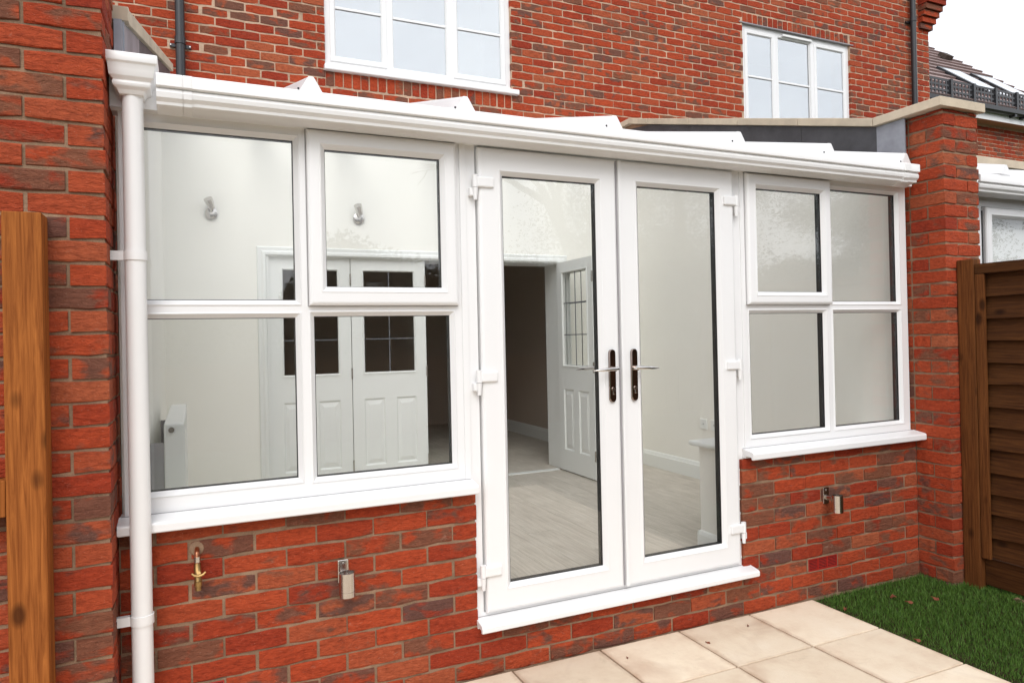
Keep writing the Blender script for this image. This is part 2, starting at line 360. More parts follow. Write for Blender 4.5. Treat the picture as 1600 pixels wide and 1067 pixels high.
# ------------------------------------------------------------------ ground
G = MB().add([(-300,-300,-0.09),(300,-300,-0.09),(300,300,-0.09),(-300,300,-0.09)], [(0,1,2,3)]).build('ground', TURF, kind='structure')
patio = MB().box(-1.6, 3.274, -3.4, -0.012, -0.085, -0.016).build('patio', BED, kind='structure')
XS = 1.937; PX = 0.4456; PY = 0.4217
slab_me = None
for i in range(-7, 3):
    for j in range(0, 8):
        x0 = XS+PX*i; y1 = -0.015-PY*j
        cx, cy = x0+PX/2, y1-PY/2
        if slab_me is None:
            o = MB().box(cx-PX/2+0.004, cx+PX/2-0.004, cy-PY/2+0.004, cy+PY/2-0.004, -0.045, 0.0).build('paving_slab', SLAB, patio, bevel=0.004); slab_me = o.data
        else:
            o = link('paving_slab', slab_me, (cx, cy, -0.0225), patio)
        o.location.z += random.uniform(-0.0012, 0.0012); o.rotation_euler = (random.uniform(-.002,.002), random.uniform(-.002,.002), random.choice((0, math.pi)))
# lawn: soil sheet + blades
MB().add([(3.27,-14,-0.02),(9,-14,-0.02),(9,-0.0,-0.02),(3.27,-0.0,-0.02)], [(0,1,2,3)]).build('lawn', SOIL, kind='structure')
def grass():
    rng = random.Random(3); vs_ = []; fs = []
    for _ in range(60000):
        y = -abs(rng.betavariate(1.0, 1.35))*2.3-0.004; x = rng.uniform(3.30, 4.62)
        x += 0 if x > 3.33 else rng.uniform(-0.012, 0.0)
        edge = min(1, 0.55+(x-3.3)*4); h = rng.uniform(0.012, 0.034)*edge; w = rng.uniform(0.0009, 0.0019); a = rng.uniform(0, math.tau)
        ln = rng.uniform(0.0, 0.75)*h; b = rng.uniform(0, math.tau); dx, dy = math.cos(a)*w, math.sin(a)*w; lx, ly = math.cos(b)*ln, math.sin(b)*ln
        o = len(vs_); z = -0.022
        vs_ += [(x-dx,y-dy,z),(x+dx,y+dy,z),(x+dx*.7+lx*.4,y+dy*.7+ly*.4,z+h*.6),(x-dx*.7+lx*.4,y-dy*.7+ly*.4,z+h*.6),(x+lx,y+ly,z+h)]
        fs += [(o,o+1,o+2,o+3),(o+3,o+2,o+4)]
    me = bpy.data.meshes.new('grass'); me.from_pydata(vs_, [], fs); me.materials.append(GRASS)
    o = link('grass', me, (0,0,0), kind='stuff'); tag(o, 'short dark green lawn grass beside the paving', 'grass')
grass()

# ------------------------------------------------------------------ front dwarf wall
XL, XD, XR = 1.345, 2.8175, 4.1625
wall = thing('dwarf_wall', 'low red brick wall under the white conservatory windows and doors', 'wall', (2.08, 0.15, 0))
core = MB(); core.box(0.0, XL-0.004, 0.0062, 0.295, -0.08, 0.796); core.box(XL-0.004, XD+0.004, 0.0062, 0.295, -0.08, 0.195); core.box(XD+0.004, XR, 0.0062, 0.295, -0.08, 0.796)
core.build('mortar_core', MORTAR, wall)
def air_brick(x0, x1, z0, z1):
    f = MB().ring(x0, x1, z0, z1, [(0,-0.002),(0.004,-0.002),(0.004,0.02),(0,0.02)])
    w = (x1-x0-0.008)/3
    for i in (1, 2): f.box(x0+0.004+w*i-0.0025, x0+0.004+w*i+0.0025, -0.0015, 0.02, z0+0.004, z1-0.004)
    ab = f.build('air_brick', TERRA, wall)
    MB().ring(x0-0.0075, x1+0.0075, z0-0.0065, z1+0.0065, [(0,-0.0012),(0.006,-0.0012),(0.006,0.012),(0,0.012)]).build('mortar_surround', MORTAR, ab)
    MB().box(x0+0.0045, x1-0.0045, 0.0052, 0.0058, z0+0.0045, z1-0.0045).build('vent_gap_shade', BLACK, ab)  # black sheet stands in for the shade in the hollow behind the louvres
    lv = MB(); n = 7
    for i in range(3):
        for k in range(n):
            zz = z0+0.005+(z1-z0-0.01)*(k+0.5)/n
            xa, xb = x0+0.0065+w*i+(0 if i == 0 else 0.000), x0+0.0015+w*(i+1)
            lv.hexa([(xa,0.001,zz-0.0028),(xb,0.001,zz-0.0028),(xb,0.012,zz-0.0005),(xa,0.012,zz-0.0005)], [(xa,0.001,zz-0.0008),(xb,0.001,zz-0.0008),(xb,0.012,zz+0.0015),(xa,0.012,zz+0.0015)])
    lv.build('louvre', TERRA, ab)
for r in range(-1, 10):
    z0 = 0.065+0.075*r+0.005-0.075*0; z0 = -0.01+0.075*(r+1)+0.0043; z1 = z0+0.0664
    z0b = z0
    ph = XD+0.1075+(0.0 if r % 2 == 0 else 0.1125)
    if r == 9: z1 = 0.797
    spans = [(0.0, XR)] if r < 2 else [(0.0, XL), (XD, XR)]
    for xa, xb in spans:
        for a, b in row_cells(xa, xb, ph):
            if r == 1 and (abs(a-(XD+0.45)) < 0.02 or abs(a-0.1175) < 0.03):
                air_brick(a, b, z0, z1); continue
            brick(wall, a, b, 0.0, z0, 0.199 if r == 1 and XL-0.05 < a and b < XD+0.05 else z1)
    # returns of the wall at the door opening
    if r >= 2:
        pass
# plastered inner leaf and window boards
for nm, xa, xb in (('inner_leaf', 0.06, XL+0.02), ('inner_leaf', XD-0.02, 4.12)):
    MB().box(xa, xb, 0.296, 0.31, 0.225, 0.83).build(nm, PLASTER_B, wall)
MB().box(XD-0.022, XD-0.004, 0.09, 0.31, 0.225, 0.83).build('reveal_plaster', PLASTER_B, wall)
MB().box(XL+0.004, XL+0.022, 0.09, 0.31, 0.225, 0.83).build('reveal_plaster', PLASTER_B, wall)
MB().box(0.065, XL+0.06, 0.088, 0.36, 0.832, 0.858).build('window_board', GLOSS, wall, bevel=0.008)
MB().box(XD-0.06, 4.115, 0.088, 0.36, 0.832, 0.858).build('window_board', GLOSS, wall, bevel=0.008)
MB().prism([(0.31,0.225),(0.326,0.225),(0.326,0.34),(0.318,0.36),(0.31,0.365)], XD-0.036, 4.1, 'x').build('skirting_board', GLOSS, wall)
MB().prism([(XD-0.036,0.225),(XD-0.036,0.34),(XD-0.03,0.358),(XD-0.0225,0.365),(XD-0.0225,0.225)], 0.09, 0.3095, 'y').build('skirting_board', GLOSS, wall)

# ------------------------------------------------------------------ piers
def left_pier():
    t = thing('brick_pier', 'tall red brick wall end at the left, behind the orange timber post', 'wall', (-0.5, -0.1, 0))
    MB().box(-1.0, -0.006, -0.2055, 0.16, -0.08, 2.985).build('mortar_core', MORTAR, t)
    for r in range(0, 40):
        z0 = 0.001+0.075*r+0.0043; z1 = z0+0.0664
        if r % 2:
            for a, b in ((-0.215,0), (-0.44,-0.225), (-0.665,-0.45)): brick(t, a, b, -0.2125, z0, z1)
            brick(t, -0.1, 0.003, 0.0, z0, z1, 0.1025, True)
            brick(t, 0.0135, 0.16, 0.0, z0, z1, 0.1025, True)
        else:
            for a, b in ((-0.3275,-0.1125), (-0.5525,-0.3375)): brick(t, a, b, -0.2125, z0, z1)
            brick(t, -0.2125, 0.0025, 0.0, z0, z1, 0.1025, True)
            brick(t, 0.0125, 0.16, 0.0, z0, z1, 0.1025, True)
left_pier()
def right_pier():
    t = thing('brick_pier', 'slim red brick pier with a stone cap at the right end of the conservatory', 'pier', (4.31, -0.1, 0))
    X0, X1 = XR, 4.470; Y0 = -0.2125
    MB().box(X0+0.006, X1-0.006, Y0+0.0062, 0.155, -0.08, 2.708).build('mortar_core', MORTAR, t)
    for r in range(-1, 36):
        z0 = -0.01+0.075*(r+1)+0.0043; z1 = z0+0.0664
        if r == 35: z1 = 2.708
        if r % 2 == 0:
            brick(t, Y0, 0.0025, X0, z0, z1, -0.1025, True)
            brick(t, X0+0.1125, X1, Y0, z0, z1)
        else:
            brick(t, X0, X0+0.2, Y0, z0, z1); brick(t, X0+0.21, X1, Y0, z0, z1)
            brick(t, -0.1, 0.0025, X0, z0, z1, -0.1025, True)
        brick(t, 0.0125, 0.155, X0, z0, z1, -0.1025, True)
right_pier()

# ------------------------------------------------------------------ glazing units
F0 = 0.02                                   # outer face of the fixed frames
def pane(parent, x0, x1, z0, z1, y, name='pane', glass=None, inner=True):
    """double glazed unit: outer sheet, black spacer bar, inner sheet; x0..z1 = sight size"""
    e = 0.021
    p = MB().box(x0-e, x1+e, y, y+0.004, z0-e, z1+e).build(name, glass or GLASS, parent)
    MB().ring(x0-e, x1+e, z0-e, z1+e, [(0,y+0.0045),(e-0.0005,y+0.0045),(e-0.0005,y+0.034),(0,y+0.034)]).build('spacer_bar', GASKET, p)
    MB().ring(x0-0.003, x1+0.003, z0-0.003, z1+0.003, [(0,y-0.004),(0.0045,y-0.004),(0.0045,y-0.0005),(0,y-0.0005)]).build('gasket', GASKET, p)
    if inner: MB().box(x0-e, x1+e, y+0.0345, y+0.038, z0-e, z1+e).build('inner_sheet', GLASS_IN, p)
    return p
def bead(parent, x0, x1, z0, z1, yf, w=0.022, name='glazing_bead'):
    """sloping bead round a sight size; outer edge flush with face yf"""
    return MB().ring(x0-w, x1+w, z0-w, z1+w, [(0,yf-0.0025),(0.004,yf-0.004),(w-0.003,yf+0.013),(w,yf+0.016),(w,yf+0.0185),(0,yf+0.0185)]).build(name, PVC, parent)
def sash(parent, x0, x1, z0, z1, gx0, gx1, gz0, gz1, yf, name='sash'):
    """opening sash: outer size and glass sight size; moulded outer edge and sloping bead"""
    m = MB(); rects = []
    def rect(d_out, d_in, y):
        if d_out is not None: return [(x0+d_out,y,z0+d_out),(x1-d_out,y,z0+d_out),(x1-d_out,y,z1-d_out),(x0+d_out,y,z1-d_out)]
        return [(gx0-d_in,y,gz0-d_in),(gx1+d_in,y,gz0-d_in),(gx1+d_in,y,gz1+d_in),(gx0-d_in,y,gz1+d_in)]
    seq = [rect(0.002,None,F0-0.001), rect(0,None,yf+0.014), rect(0.003,None,yf+0.006), rect(0.011,None,yf+0.001), rect(0.016,None,yf), rect(None,0.023,yf), rect(None,0.0215,yf-0.0025), rect(None,0.018,yf-0.002), rect(None,0.003,yf+0.014), rect(None,0,yf+0.018), rect(None,0,yf+0.021), rect(None,0.0218,yf+0.021), rect(None,0.0218,yf+0.064), rect(0.002,None,yf+0.064)]
    n = len(seq); vs_ = [v for r_ in seq for v in r_]; fs = []
    for i in range(n):
        j = (i+1) % n
        for k in range(4):
            l = (k+1) % 4; fs.append((i*4+k, i*4+l, j*4+l, j*4+k))
    return m.add(vs_, fs).build(name, PVC, parent)
def sill(parent, x0, x1, zt, zb, yf, name='sill'):
    """projecting PVC cill with sloping top, rounded nose and undercut"""
    pr = [(F0+0.06,zt),(F0-0.002,zt),(yf+0.012,zt-0.012),(yf+0.004,zt-0.015),(yf,zt-0.021),(yf,zb+0.004),(yf+0.004,zb),(yf+0.012,zb),(yf+0.016,zb+0.012),(-0.004,zb+0.018),(-0.004,zb+0.003),(F0+0.06,zb+0.003)]
    s_ = MB().prism(pr, x0, x1, 'x').build(name, PVC, parent)
    MB().box(x0+0.004, x1-0.004, F0-0.0045, F0-0.0025, zt-0.003, zt+0.0022).build('joint_seam', BLUEV, s_)
    for xx, d in ((x0, -0.003), (x1, 0.003)):
        MB().prism([(p[0]*1.0, p[1]+0.0015) for p in pr[1:9]]+[(0.0-0.006, zb+0.016)], xx, xx+d, 'x').build('end_cap', PVC, s_)
    return s_

def flat(parent, name, *boxes):
    m = MB()
    for b in boxes: m.box(*b)
    return m.build(name, PVC, parent)

def conservatory_window(label, x0, x1, xm0, xm1, casement_left, gx, group):
    """x0..x1 outer frame; gx: dict of sight sizes; a top-hung casement over one bay"""
    t = thing('conservatory_window', label, 'window', ((x0+x1)/2, 0.05, 0.8), group)
    zt0, zt1 = 0.845, 2.345
    A, B, C, D = gx['fix_up'], gx['fix_lo'], gx['cas'], gx['cas_lo']
    w = 0.022
    f = MB()
    yb = F0+0.066
    zs = 0.845
    # frame members as butted boxes: jambs, head, base rail, mullion, transoms
    xl, xr = (B, D) if not casement_left else (D, B)
    xi0 = min(B[0], D[0])-w+0.0; xi1 = max(B[1], D[1])+w
    mid0 = min(B[1], D[1])+w; mid1 = max(B[0], D[0])-w
    f.box(x0, xi0, F0, yb, zs, zt1); f.box(xi1, x1, F0, yb, zs, zt1)
    f.box(xi0, xi1, F0, yb, zs, B[2]-w); f.box(xi0, xi1, F0, yb, A[3]+w, zt1)
    f.box(mid0, mid1, F0, yb, B[2]-w, A[3]+w)
    for S, U in ((B, A), (D, (D[0], D[1], A[2], A[3]))):
        f.box(S[0]-w, S[1]+w, F0, yb, S[3]+w, U[2]-w)
    f.build('frame', PVC, t)
    for S in (A, B, D):
        bd = bead(t, *S, F0); pane(t, *S, F0+0.019)
    so = C['outer']; s_ = sash(t, *so, *C['glass'], -0.012)
    pane(s_, *C['glass'], 0.0105)
    # weather bar line round the sash
    MB().ring(so[0]-0.003, so[1]+0.003, so[2]-0.003, so[3]+0.003, [(0,F0-0.0012),(0.0035,F0-0.0012),(0.0035,F0+0.001),(0,F0+0.001)]).build('seal', BLUEV, s_)
    return t
lw = conservatory_window('white four-pane conservatory window to the left of the french doors, casement at upper right', 0.02, 1.318, 0, 0, False,
    dict(fix_up=(0.10,0.618,1.622,2.248), fix_lo=(0.10,0.616,0.926,1.552), cas=dict(outer=(0.666,1.286,1.598,2.293), glass=(0.736,1.213,1.673,2.218)), cas_lo=(0.689,1.253,0.921,1.556)), 'conservatory windows')
sill(lw, 0.004, 1.332, 0.848, 0.798, -0.066)
rw = conservatory_window('white four-pane conservatory window to the right of the french doors, casement at upper left', 2.872, 4.138, 0, 0, True,
    dict(fix_up=(3.53,4.058,1.618,2.25), fix_lo=(3.535,4.062,0.912,1.553), cas=dict(outer=(2.888,3.494,1.6,2.29), glass=(2.962,3.424,1.667,2.213)), cas_lo=(2.925,3.455,0.914,1.553)), 'conservatory windows')
sill(rw, 2.842, 4.158, 0.848, 0.798, -0.066)

# ------------------------------------------------------------------ french doors
fd = thing('french_doors', 'pair of white glazed french doors with chrome handles', 'door', (2.09, 0.05, 0.2))
yb = F0+0.066
fr = MB(); fr.box(1.32, 1.378, F0-0.002, yb, 0.246, 2.345); fr.box(2.812, 2.870, F0-0.002, yb, 0.246, 2.345); fr.box(1.378, 2.812, F0-0.002, yb, 2.295, 2.345); fr.box(1.378, 2.812, F0-0.002, yb, 0.246, 0.262)
fr.build('door_frame', PVC, fd)
MB().box(1.306, 1.334, F0-0.008, F0-0.0025, 0.85, 2.33).build('cover_strip', PVC, fd, bevel=0.002)
MB().box(2.857, 2.885, F0-0.008, F0-0.0025, 0.85, 2.33).build('cover_strip', PVC, fd, bevel=0.002)
sill(fd, 1.342, 2.862, 0.246, 0.203, -0.064, 'threshold_sill')
def hinge(parent, x, z, sgn):
    """butt-type flag hinge: leaf plate on the sash, knuckle barrel on the frame side"""
    h = MB(); a, b = sorted((x, x+sgn*0.080)); h.box(a, b, -0.023, 0.0005, z-0.0225, z+0.0225)
    o = h.build('hinge', PVC, parent, bevel=0.006)
    k = MB().tube([(x-sgn*0.006,-0.012,z-0.024),(x-sgn*0.006,-0.012,z+0.03)], 0.0125, 14); k.build('knuckle', PVC, o, smooth=True)
    k2 = MB().tube([(x-sgn*0.006,-0.012,z-0.078),(x-sgn*0.006,-0.012,z-0.026)], [0.008,0.0125], 14); k2.build('knuckle', PVC, o, smooth=True)
    MB().box(*sorted((x-sgn*0.004, x-sgn*0.03)), -0.010, F0-0.003, z-0.06, z-0.026).build('frame_flag', PVC, o, bevel=0.003)
def handle(parent, x, z, sgn):
    """long rounded backplate with cylinder lock and tapering lever"""
    def plate(y0, y1, hw, hh):
        pts = []
        for k in range(13): a = math.pi*k/12; pts.append((x+hw*math.cos(a), z+hh-hw+hw*math.sin(a)))
        for k in range(13): a = math.pi+math.pi*k/12; pts.append((x+hw*math.cos(a), z-hh+hw+hw*math.sin(a)))
        n = len(pts)
        return MB().add([(p[0],y1,p[1]) for p in pts]+[(p[0],y0+0.003,p[1]) for p in pts]+[(x+(p[0]-x)*0.86,y0,z+(p[1]-z)*0.985) for p in pts],
            [(i,(i+1)%n,n+(i+1)%n,n+i) for i in range(n)]+[(n+i,n+(i+1)%n,2*n+(i+1)%n,2*n+i) for i in range(n)]+[tuple(range(2*n,3*n))])
    o = plate(-0.024, -0.0115, 0.0172, 0.124).build('handle', DCHROME, parent, smooth=True)
    zl = z+0.032
    MB().tube([(x,-0.022,zl),(x,-0.05,zl)], [0.011,0.010], 16).build('spindle_boss', CHROME, o, smooth=True)
    n = 12; pts = []; rad = []
    for k in range(n):
        t_ = k/(n-1); pts.append((x-sgn*0.012+sgn*t_*0.132, -0.052-0.006*math.sin(math.pi*t_), zl+0.003-0.006*t_)); rad.append(0.0088*(1-0.15*t_)*(1 if t_ < 0.55 else math.cos((t_-0.55)/0.45*1.42)))
    MB().tube(pts, rad, 14).build('lever', CHROME, o, smooth=True)
    MB().tube([(x,-0.0235,z-0.062),(x,-0.029,z-0.062)], [0.0095,0.0085], 16).build('lock_cylinder', STEEL, o, smooth=True)
    MB().box(x-0.0042, x+0.0042, -0.0285, -0.0235, z-0.088, z-0.067).build('lock_cylinder', STEEL, o, bevel=0.002)
    # inside lever
    pts2 = [(p[0], 0.115-(p[1]+0.052), p[2]) for p in pts]
    MB().tube(pts2, rad, 12).build('inside_lever', CHROME, o, smooth=True)
    MB().tube([(x,0.05,zl),(x,0.115,zl)], 0.010, 12).build('inside_boss', CHROME, o, smooth=True)
def leaf(x0, x1, g, hx, sgn, hz, lab):
    o = sash(fd, x0, x1, 0.264, 2.288, *g, -0.010, 'door_leaf'); o['label'] = lab
    pane(o, *g, 0.0125)
    for z in (2.132, 1.288, 0.447): hinge(o, hx, z, sgn)
    handle(o, hz, 1.265, sgn)
    return o
leaf(1.385, 2.086, (1.503,1.978,0.378,2.17), 1.378, 1, 2.035, 'left door leaf') if False else None
l1 = leaf(1.385, 2.086, (1.503,1.978,0.378,2.17), 1.374, 1, 2.037, 'left french door leaf, handle lever pointing left')
l2 = leaf(2.094, 2.798, (2.214,2.686,0.38,2.174), 2.806, -1, 2.160, 'right french door leaf, handle lever pointing right')
# the lever of each leaf points away from the meeting stile
for lf, sg in ((l1, -1), (l2, 1)):
    for hd in lf.children:
        if hd.name.startswith('handle'):
            for ch in hd.children:
                if ch.name.startswith('lever') or ch.name.startswith('inside_lever'):
                    cx = WLOC[hd.name].x; wl = WLOC[ch.name]
                    want = cx+sg*0.054; ch.location.x += want-wl.x
                    if (sg < 0) == (lf is l1): ch.scale.x = -1
MB().box(2.0865, 2.0935, -0.004, F0+0.02, 0.27, 2.282).build('meeting_gap_seal', BLUEV, fd)
MB().box(2.0945, 2.112, -0.0165, -0.0105, 0.266, 2.286).build('astragal', PVC, fd, bevel=0.002)

# ------------------------------------------------------------------ gutter, eaves, roof
gt = thing('gutter', 'white ogee rain gutter running above the conservatory windows', 'gutter', (2.1, -0.08, 2.29))
def gprof(dy=0, dz=0): return [(y+dy, z+dz) for y, z in [(-0.034,2.388),(-0.034,2.288),(-0.05,2.283),(-0.106,2.296),(-0.112,2.292),(-0.119,2.296),(-0.121,2.306),(-0.133,2.318),(-0.136,2.332),(-0.130,2.344),(-0.124,2.348),(-0.143,2.352),(-0.143,2.39),(-0.140,2.395),(-0.133,2.395),(-0.128,2.39),(-0.128,2.356),(-0.118,2.34),(-0.112,2.315),(-0.098,2.3),(-0.05,2.291),(-0.04,2.294),(-0.04,2.388)]]
MB().prism(gprof(), 0.15, 4.05, 'x').build('gutter_channel', PVC_G, gt, smooth=True)
def sleeve(x0, x1, gt_, nm='union_clip'):
    p = [(y-0.0035, z-0.003) for y, z in gprof()[1:14]]; p[0] = (-0.033, 2.286); inner = [(-0.128,2.398),(-0.0345,2.392)]
    MB().prism(p+[(-0.138,2.399),(-0.128,2.399),(-0.128,2.3955),(-0.1405,2.3955)][:1]+[(-0.1395,2.3965)], x0, x1, 'x').build(nm, PVC_G, gt_)
def sleeve2(x0, x1, gt_, nm='union_clip'):
    base = gprof()[1:14]; out = [(y-0.004, z-0.004 if i < 7 else z) for i, (y, z) in enumerate(base)]
    MB().prism(out+list(reversed(base)), x0, x1, 'x').build(nm, PVC_G, gt_)
sleeve2(0.235, 0.262, gt); sleeve2(0.15, 0.232, gt); sleeve2(3.93, 3.975, gt)
MB().prism(gprof()[:14]+[(-0.04,2.39)], 4.05, 4.054, 'x').build('stop_end', PVC_G, gt)
hop = MB().loft([(2.318,0.036,0.110,-0.115,-0.035),(2.332,0.030,0.116,-0.121,-0.035),(2.342,0.018,0.132,-0.132,-0.03),(2.352,0.016,0.134,-0.134,-0.03),(2.360,0.020,0.132,-0.132,-0.03),(2.372,0.008,0.143,-0.144,-0.03),(2.395,0.006,0.146,-0.148,-0.03),(2.412,0.004,0.150,-0.152,-0.03),(2.418,0.000,0.156,-0.158,-0.028),(2.446,0.000,0.156,-0.158,-0.028),(2.449,0.004,0.152,-0.154,-0.03)])
hop.build('outlet', PVC_G, gt, bevel=0.004, smooth=True)
dp = thing('downpipe', 'white round rainwater downpipe at the left end of the conservatory', 'pipe', (0.074, -0.078, 0))
MB().tube([(0.074,-0.078,0.0),(0.074,-0.078,2.335)], 0.0335, 28).build('pipe', PVC_G, dp, smooth=True)
for z in (1.768, 0.512):
    c_ = MB().tube([(0.074,-0.078,z-0.016),(0.074,-0.078,z+0.016)], 0.0375, 28).build('pipe_clip', PVC_G, dp, smooth=True)
    MB().box(-0.004, 0.04, -0.088, -0.066, z-0.016, z+0.016).build('bracket', PVC_G, c_)

roof = thing('conservatory_roof', 'white lean-to glazed conservatory roof behind the gutter', 'roof', (2.1, 0.0, 2.43))
SL = 0.272; RY0, RY1 = -0.03, 3.235
zr = lambda y, z0=2.416: z0+(y-RY0)*SL
MB().prism([(-0.033,2.296),(-0.033,2.414),(0.02,2.428),(0.088,2.428),(0.088,2.296)], 0.0, 4.13, 'x').build('eaves_beam', PVC, roof)
MB().prism([(-0.033,2.4145),(-0.040,2.412),(-0.040,2.419),(-0.028,2.424),(0.05,2.445),(0.05,2.4285),(0.02,2.4285)], 0.0, 4.13, 'x').build('eaves_trim', PVC, roof)
MB().box(0.16, 3.99, 3.19, 3.235, zr(3.19)-0.06, zr(3.19)+0.1).build('wall_plate', PVC, roof)
bars = [0.06, 0.684, 1.322, 2.068, 2.818, 3.46, 4.075]
for i, x in enumerate(bars):
    hw, hh = (0.048, 0.066)
    sec = [(-hw,0.0),(-hw*0.82,0.012),(-hw*0.3,hh*0.86),(-hw*0.16,hh),(hw*0.16,hh),(hw*0.3,hh*0.86),(hw*0.82,0.012),(hw,0.0)]
    n = len(sec); ya, ybk = -0.03, 3.19
    za, zb_ = zr(ya)+0.006, zr(ybk)+0.006
    o = MB().add([(x+p, ya, za+q) for p, q in sec]+[(x+p, ybk, zb_+q) for p, q in sec], [tuple(range(n)), tuple(range(2*n-1,n-1,-1))]+[(k,(k+1)%n,n+(k+1)%n,n+k) for k in range(n)]).build('glazing_bar', PVC, roof)
    # moulded end cap with a small drain notch
    cs = [(p*1.06, q*1.05-0.002) for p, q in sec]
    cp = MB().add([(x+p, -0.0405, zr(-0.0405)+0.006+q) for p, q in cs]+[(x+p, -0.0305, za+q) for p, q in cs]+[(x+p*0.72, -0.0425, zr(-0.0405)+0.0075+q*0.84) for p, q in cs],
        [(k,(k+1)%n,n+(k+1)%n,n+k) for k in range(n)]+[(k,(k+1)%n,2*n+(k+1)%n,2*n+k) for k in range(n)]+[tuple(range(2*n,3*n)), tuple(range(2*n-1,n-1,-1))])
    cp.build('end_cap', PVC_G, o)
    MB().box(x-0.052, x-0.045, -0.045, -0.0408, zr(-0.04)+0.013, zr(-0.04)+0.024).build('end_cap_screw', BLACK, o)
for i in range(len(bars)-1):
    a, b = bars[i]+0.05, bars[i+1]-0.05; y0, y1 = 0.052, 3.188
    MB().hexa([(a,y0,zr(y0)-0.004),(b,y0,zr(y0)-0.004),(b,y1,zr(y1)-0.004),(a,y1,zr(y1)-0.004)], [(a,y0,zr(y0)+0.002),(b,y0,zr(y0)+0.002),(b,y1,zr(y1)+0.002),(a,y1,zr(y1)+0.002)]).build('roof_pane', GLASS_ROOF, roof)

# ------------------------------------------------------------------ parapets with lead and coping
def coping(parent, pts, w_in, w_out, th):
    """pts: (x,y,ztop); a stone between successive points, from x-w_out to x+w_in"""
    for (x0,y0,z0), (x1,y1,z1) in zip(pts, pts[1:]):
        g = 0.004; 
        d = Vector((x1-x0,y1-y0,z1-z0)); l = d.length; d /= l
        p = Vector((x0,y0,z0))+d*g/2; q = Vector((x1,y1,z1))-d*g/2
        MB().hexa([(p.x-w_out,p.y,p.z-th),(p.x+w_in,p.y,p.z-th),(q.x+w_in,q.y,q.z-th),(q.x-w_out,q.y,q.z-th)], [(p.x-w_out,p.y,p.z),(p.x+w_in,p.y,p.z),(q.x+w_in,q.y,q.z),(q.x-w_out,q.y,q.z)]).build('coping_stone', COPE, parent, bevel=0.003)
rp = thing('parapet_wall', 'lead-clad party wall with pale coping at the right of the glass roof', 'wall', (4.3, 1.6, 0))
slp = 0.286
pz = lambda y: 2.765+max(0, min(y,2.9)-0.2)*slp
kp = [(4.10,-0.245,2.765),(4.10,0.2,2.765)]+[(4.10,0.2+0.6*k,2.765+0.6*k*slp) for k in range(1,5)]+[(4.10,2.9,2.765+2.7*slp),(4.10,3.235,2.765+2.7*slp)]
coping(rp, kp, 0.40, 0.0, 0.052)
def par_core(x0, x1, y0, mat, parent, drop=0.054):
    pr = [(y0,0.2),(y0,2.765-drop),(0.2,2.765-drop),(2.9,2.765+2.7*slp-drop),(3.235,2.765+2.7*slp-drop),(3.235,0.2)]
    return MB().prism(pr, x0, x1, 'x').build('wall_core', mat, parent)
par_core(4.14, 4.45, 0.158, MORTAR, rp)
MB().prism([(0.003,2.36),(0.003,2.7105),(0.196,2.7105),(0.196,2.42)], 4.130, 4.1385, 'x').build('lead_sheet', LEAD_L, rp)
for k in range(5):
    a = 0.198+0.6*k; b = min(a+0.598, 3.23)
    MB().prism([(a,zr(a)+0.01),(a,pz(a)-0.055),(b,pz(b)-0.055),(b,zr(b)+0.01)], 4.132-0.001*(k % 2), 4.1395, 'x').build('lead_sheet', LEAD, rp)
lp = thing('parapet_wall', 'lead-clad wall with pale coping climbing behind the tall left brick wall', 'wall', (-0.1, 1.6, 0))
lk = [(0.05,0.162,2.735),(0.052,0.2,2.735)]+[(0.052+0.0355*(k*0.54),0.2+0.54*k,2.735+0.54*k*slp) for k in range(1,6)]
coping(lp, lk, 0.0, 0.34, 0.055)
MB().hexa([(-0.28,0.162,0.2),(-0.002,0.162,0.2),(-0.002,2.9,0.2),(-0.28,2.9,0.2)], [(-0.28,0.162,2.67),(-0.002,0.162,2.67),(-0.002,2.9,2.735+2.7*slp-0.06),(-0.28,2.9,2.735+2.7*slp-0.06)]).build('wall_core', MORTAR, lp)
for k in range(5):
    a = 0.166+0.54*k; b = a+0.538; xa, xb = 0.032+0.0347*(a-0.16), 0.032+0.0347*(b-0.16)
    tz = lambda y: 2.735+max(0,y-0.2)*slp-0.058
    MB().hexa([(xa-0.02,a,zr(a)-0.02),(xa+0.003,a,zr(a)-0.02),(xb+0.003,b,zr(b)-0.02),(xb-0.02,b,zr(b)-0.02)], [(xa-0.02,a,tz(a)),(xa+0.003,a,tz(a)),(xb+0.003,b,tz(b)),(xb-0.02,b,tz(b))]).build('lead_sheet', LEAD_L if k == 0 else LEAD, lp)
MB().box(0.003, 0.03, 0.13, 0.1655, 2.36, 2.67).build('lead_sheet', LEAD_L, lp)

# ------------------------------------------------------------------ inside of the conservatory
FZ = 0.22; BY = 2.95
fl = MB().box(0.0, 4.16, 0.30, 7.0, 0.1, FZ-0.012).build('interior_floor', BED, kind='structure')
MB().box(XL+0.03, XD-0.03, 0.09, 0.302, 0.1, FZ-0.013).build('floor_edge', BED, fl)
pm = {}
for i in range(22):
    x0 = 0.062+0.188*i; x1 = min(x0+0.1868, 4.118); y = 0.10 if XL+0.04 < x0 and x1 < XD-0.04 else 0.312
    off = (i*0.47) % 1.25; yy = y; first = True
    while yy < 2.94:
        y2 = min(yy+(1.25-off if first else 1.25), 2.945); first = False
        if y2-yy > 0.03: MB().box(x0, x1, yy, y2-0.0014, FZ-0.011, FZ-0.0006*random.random()).build('floor_plank', OAK, fl)
        yy = y2
for i in range(14):
    x0 = 1.5+0.188*i; x1 = min(x0+0.1868, 3.99)
    MB().box(x0, x1, 3.012, 6.9, FZ-0.011, FZ-0.0006*random.random()).build('floor_plank', OAK, fl)
MB().box(0.78, 3.30, 2.948, 3.008, FZ-0.008, FZ+0.006).build('threshold_strip', GLOSS, fl)
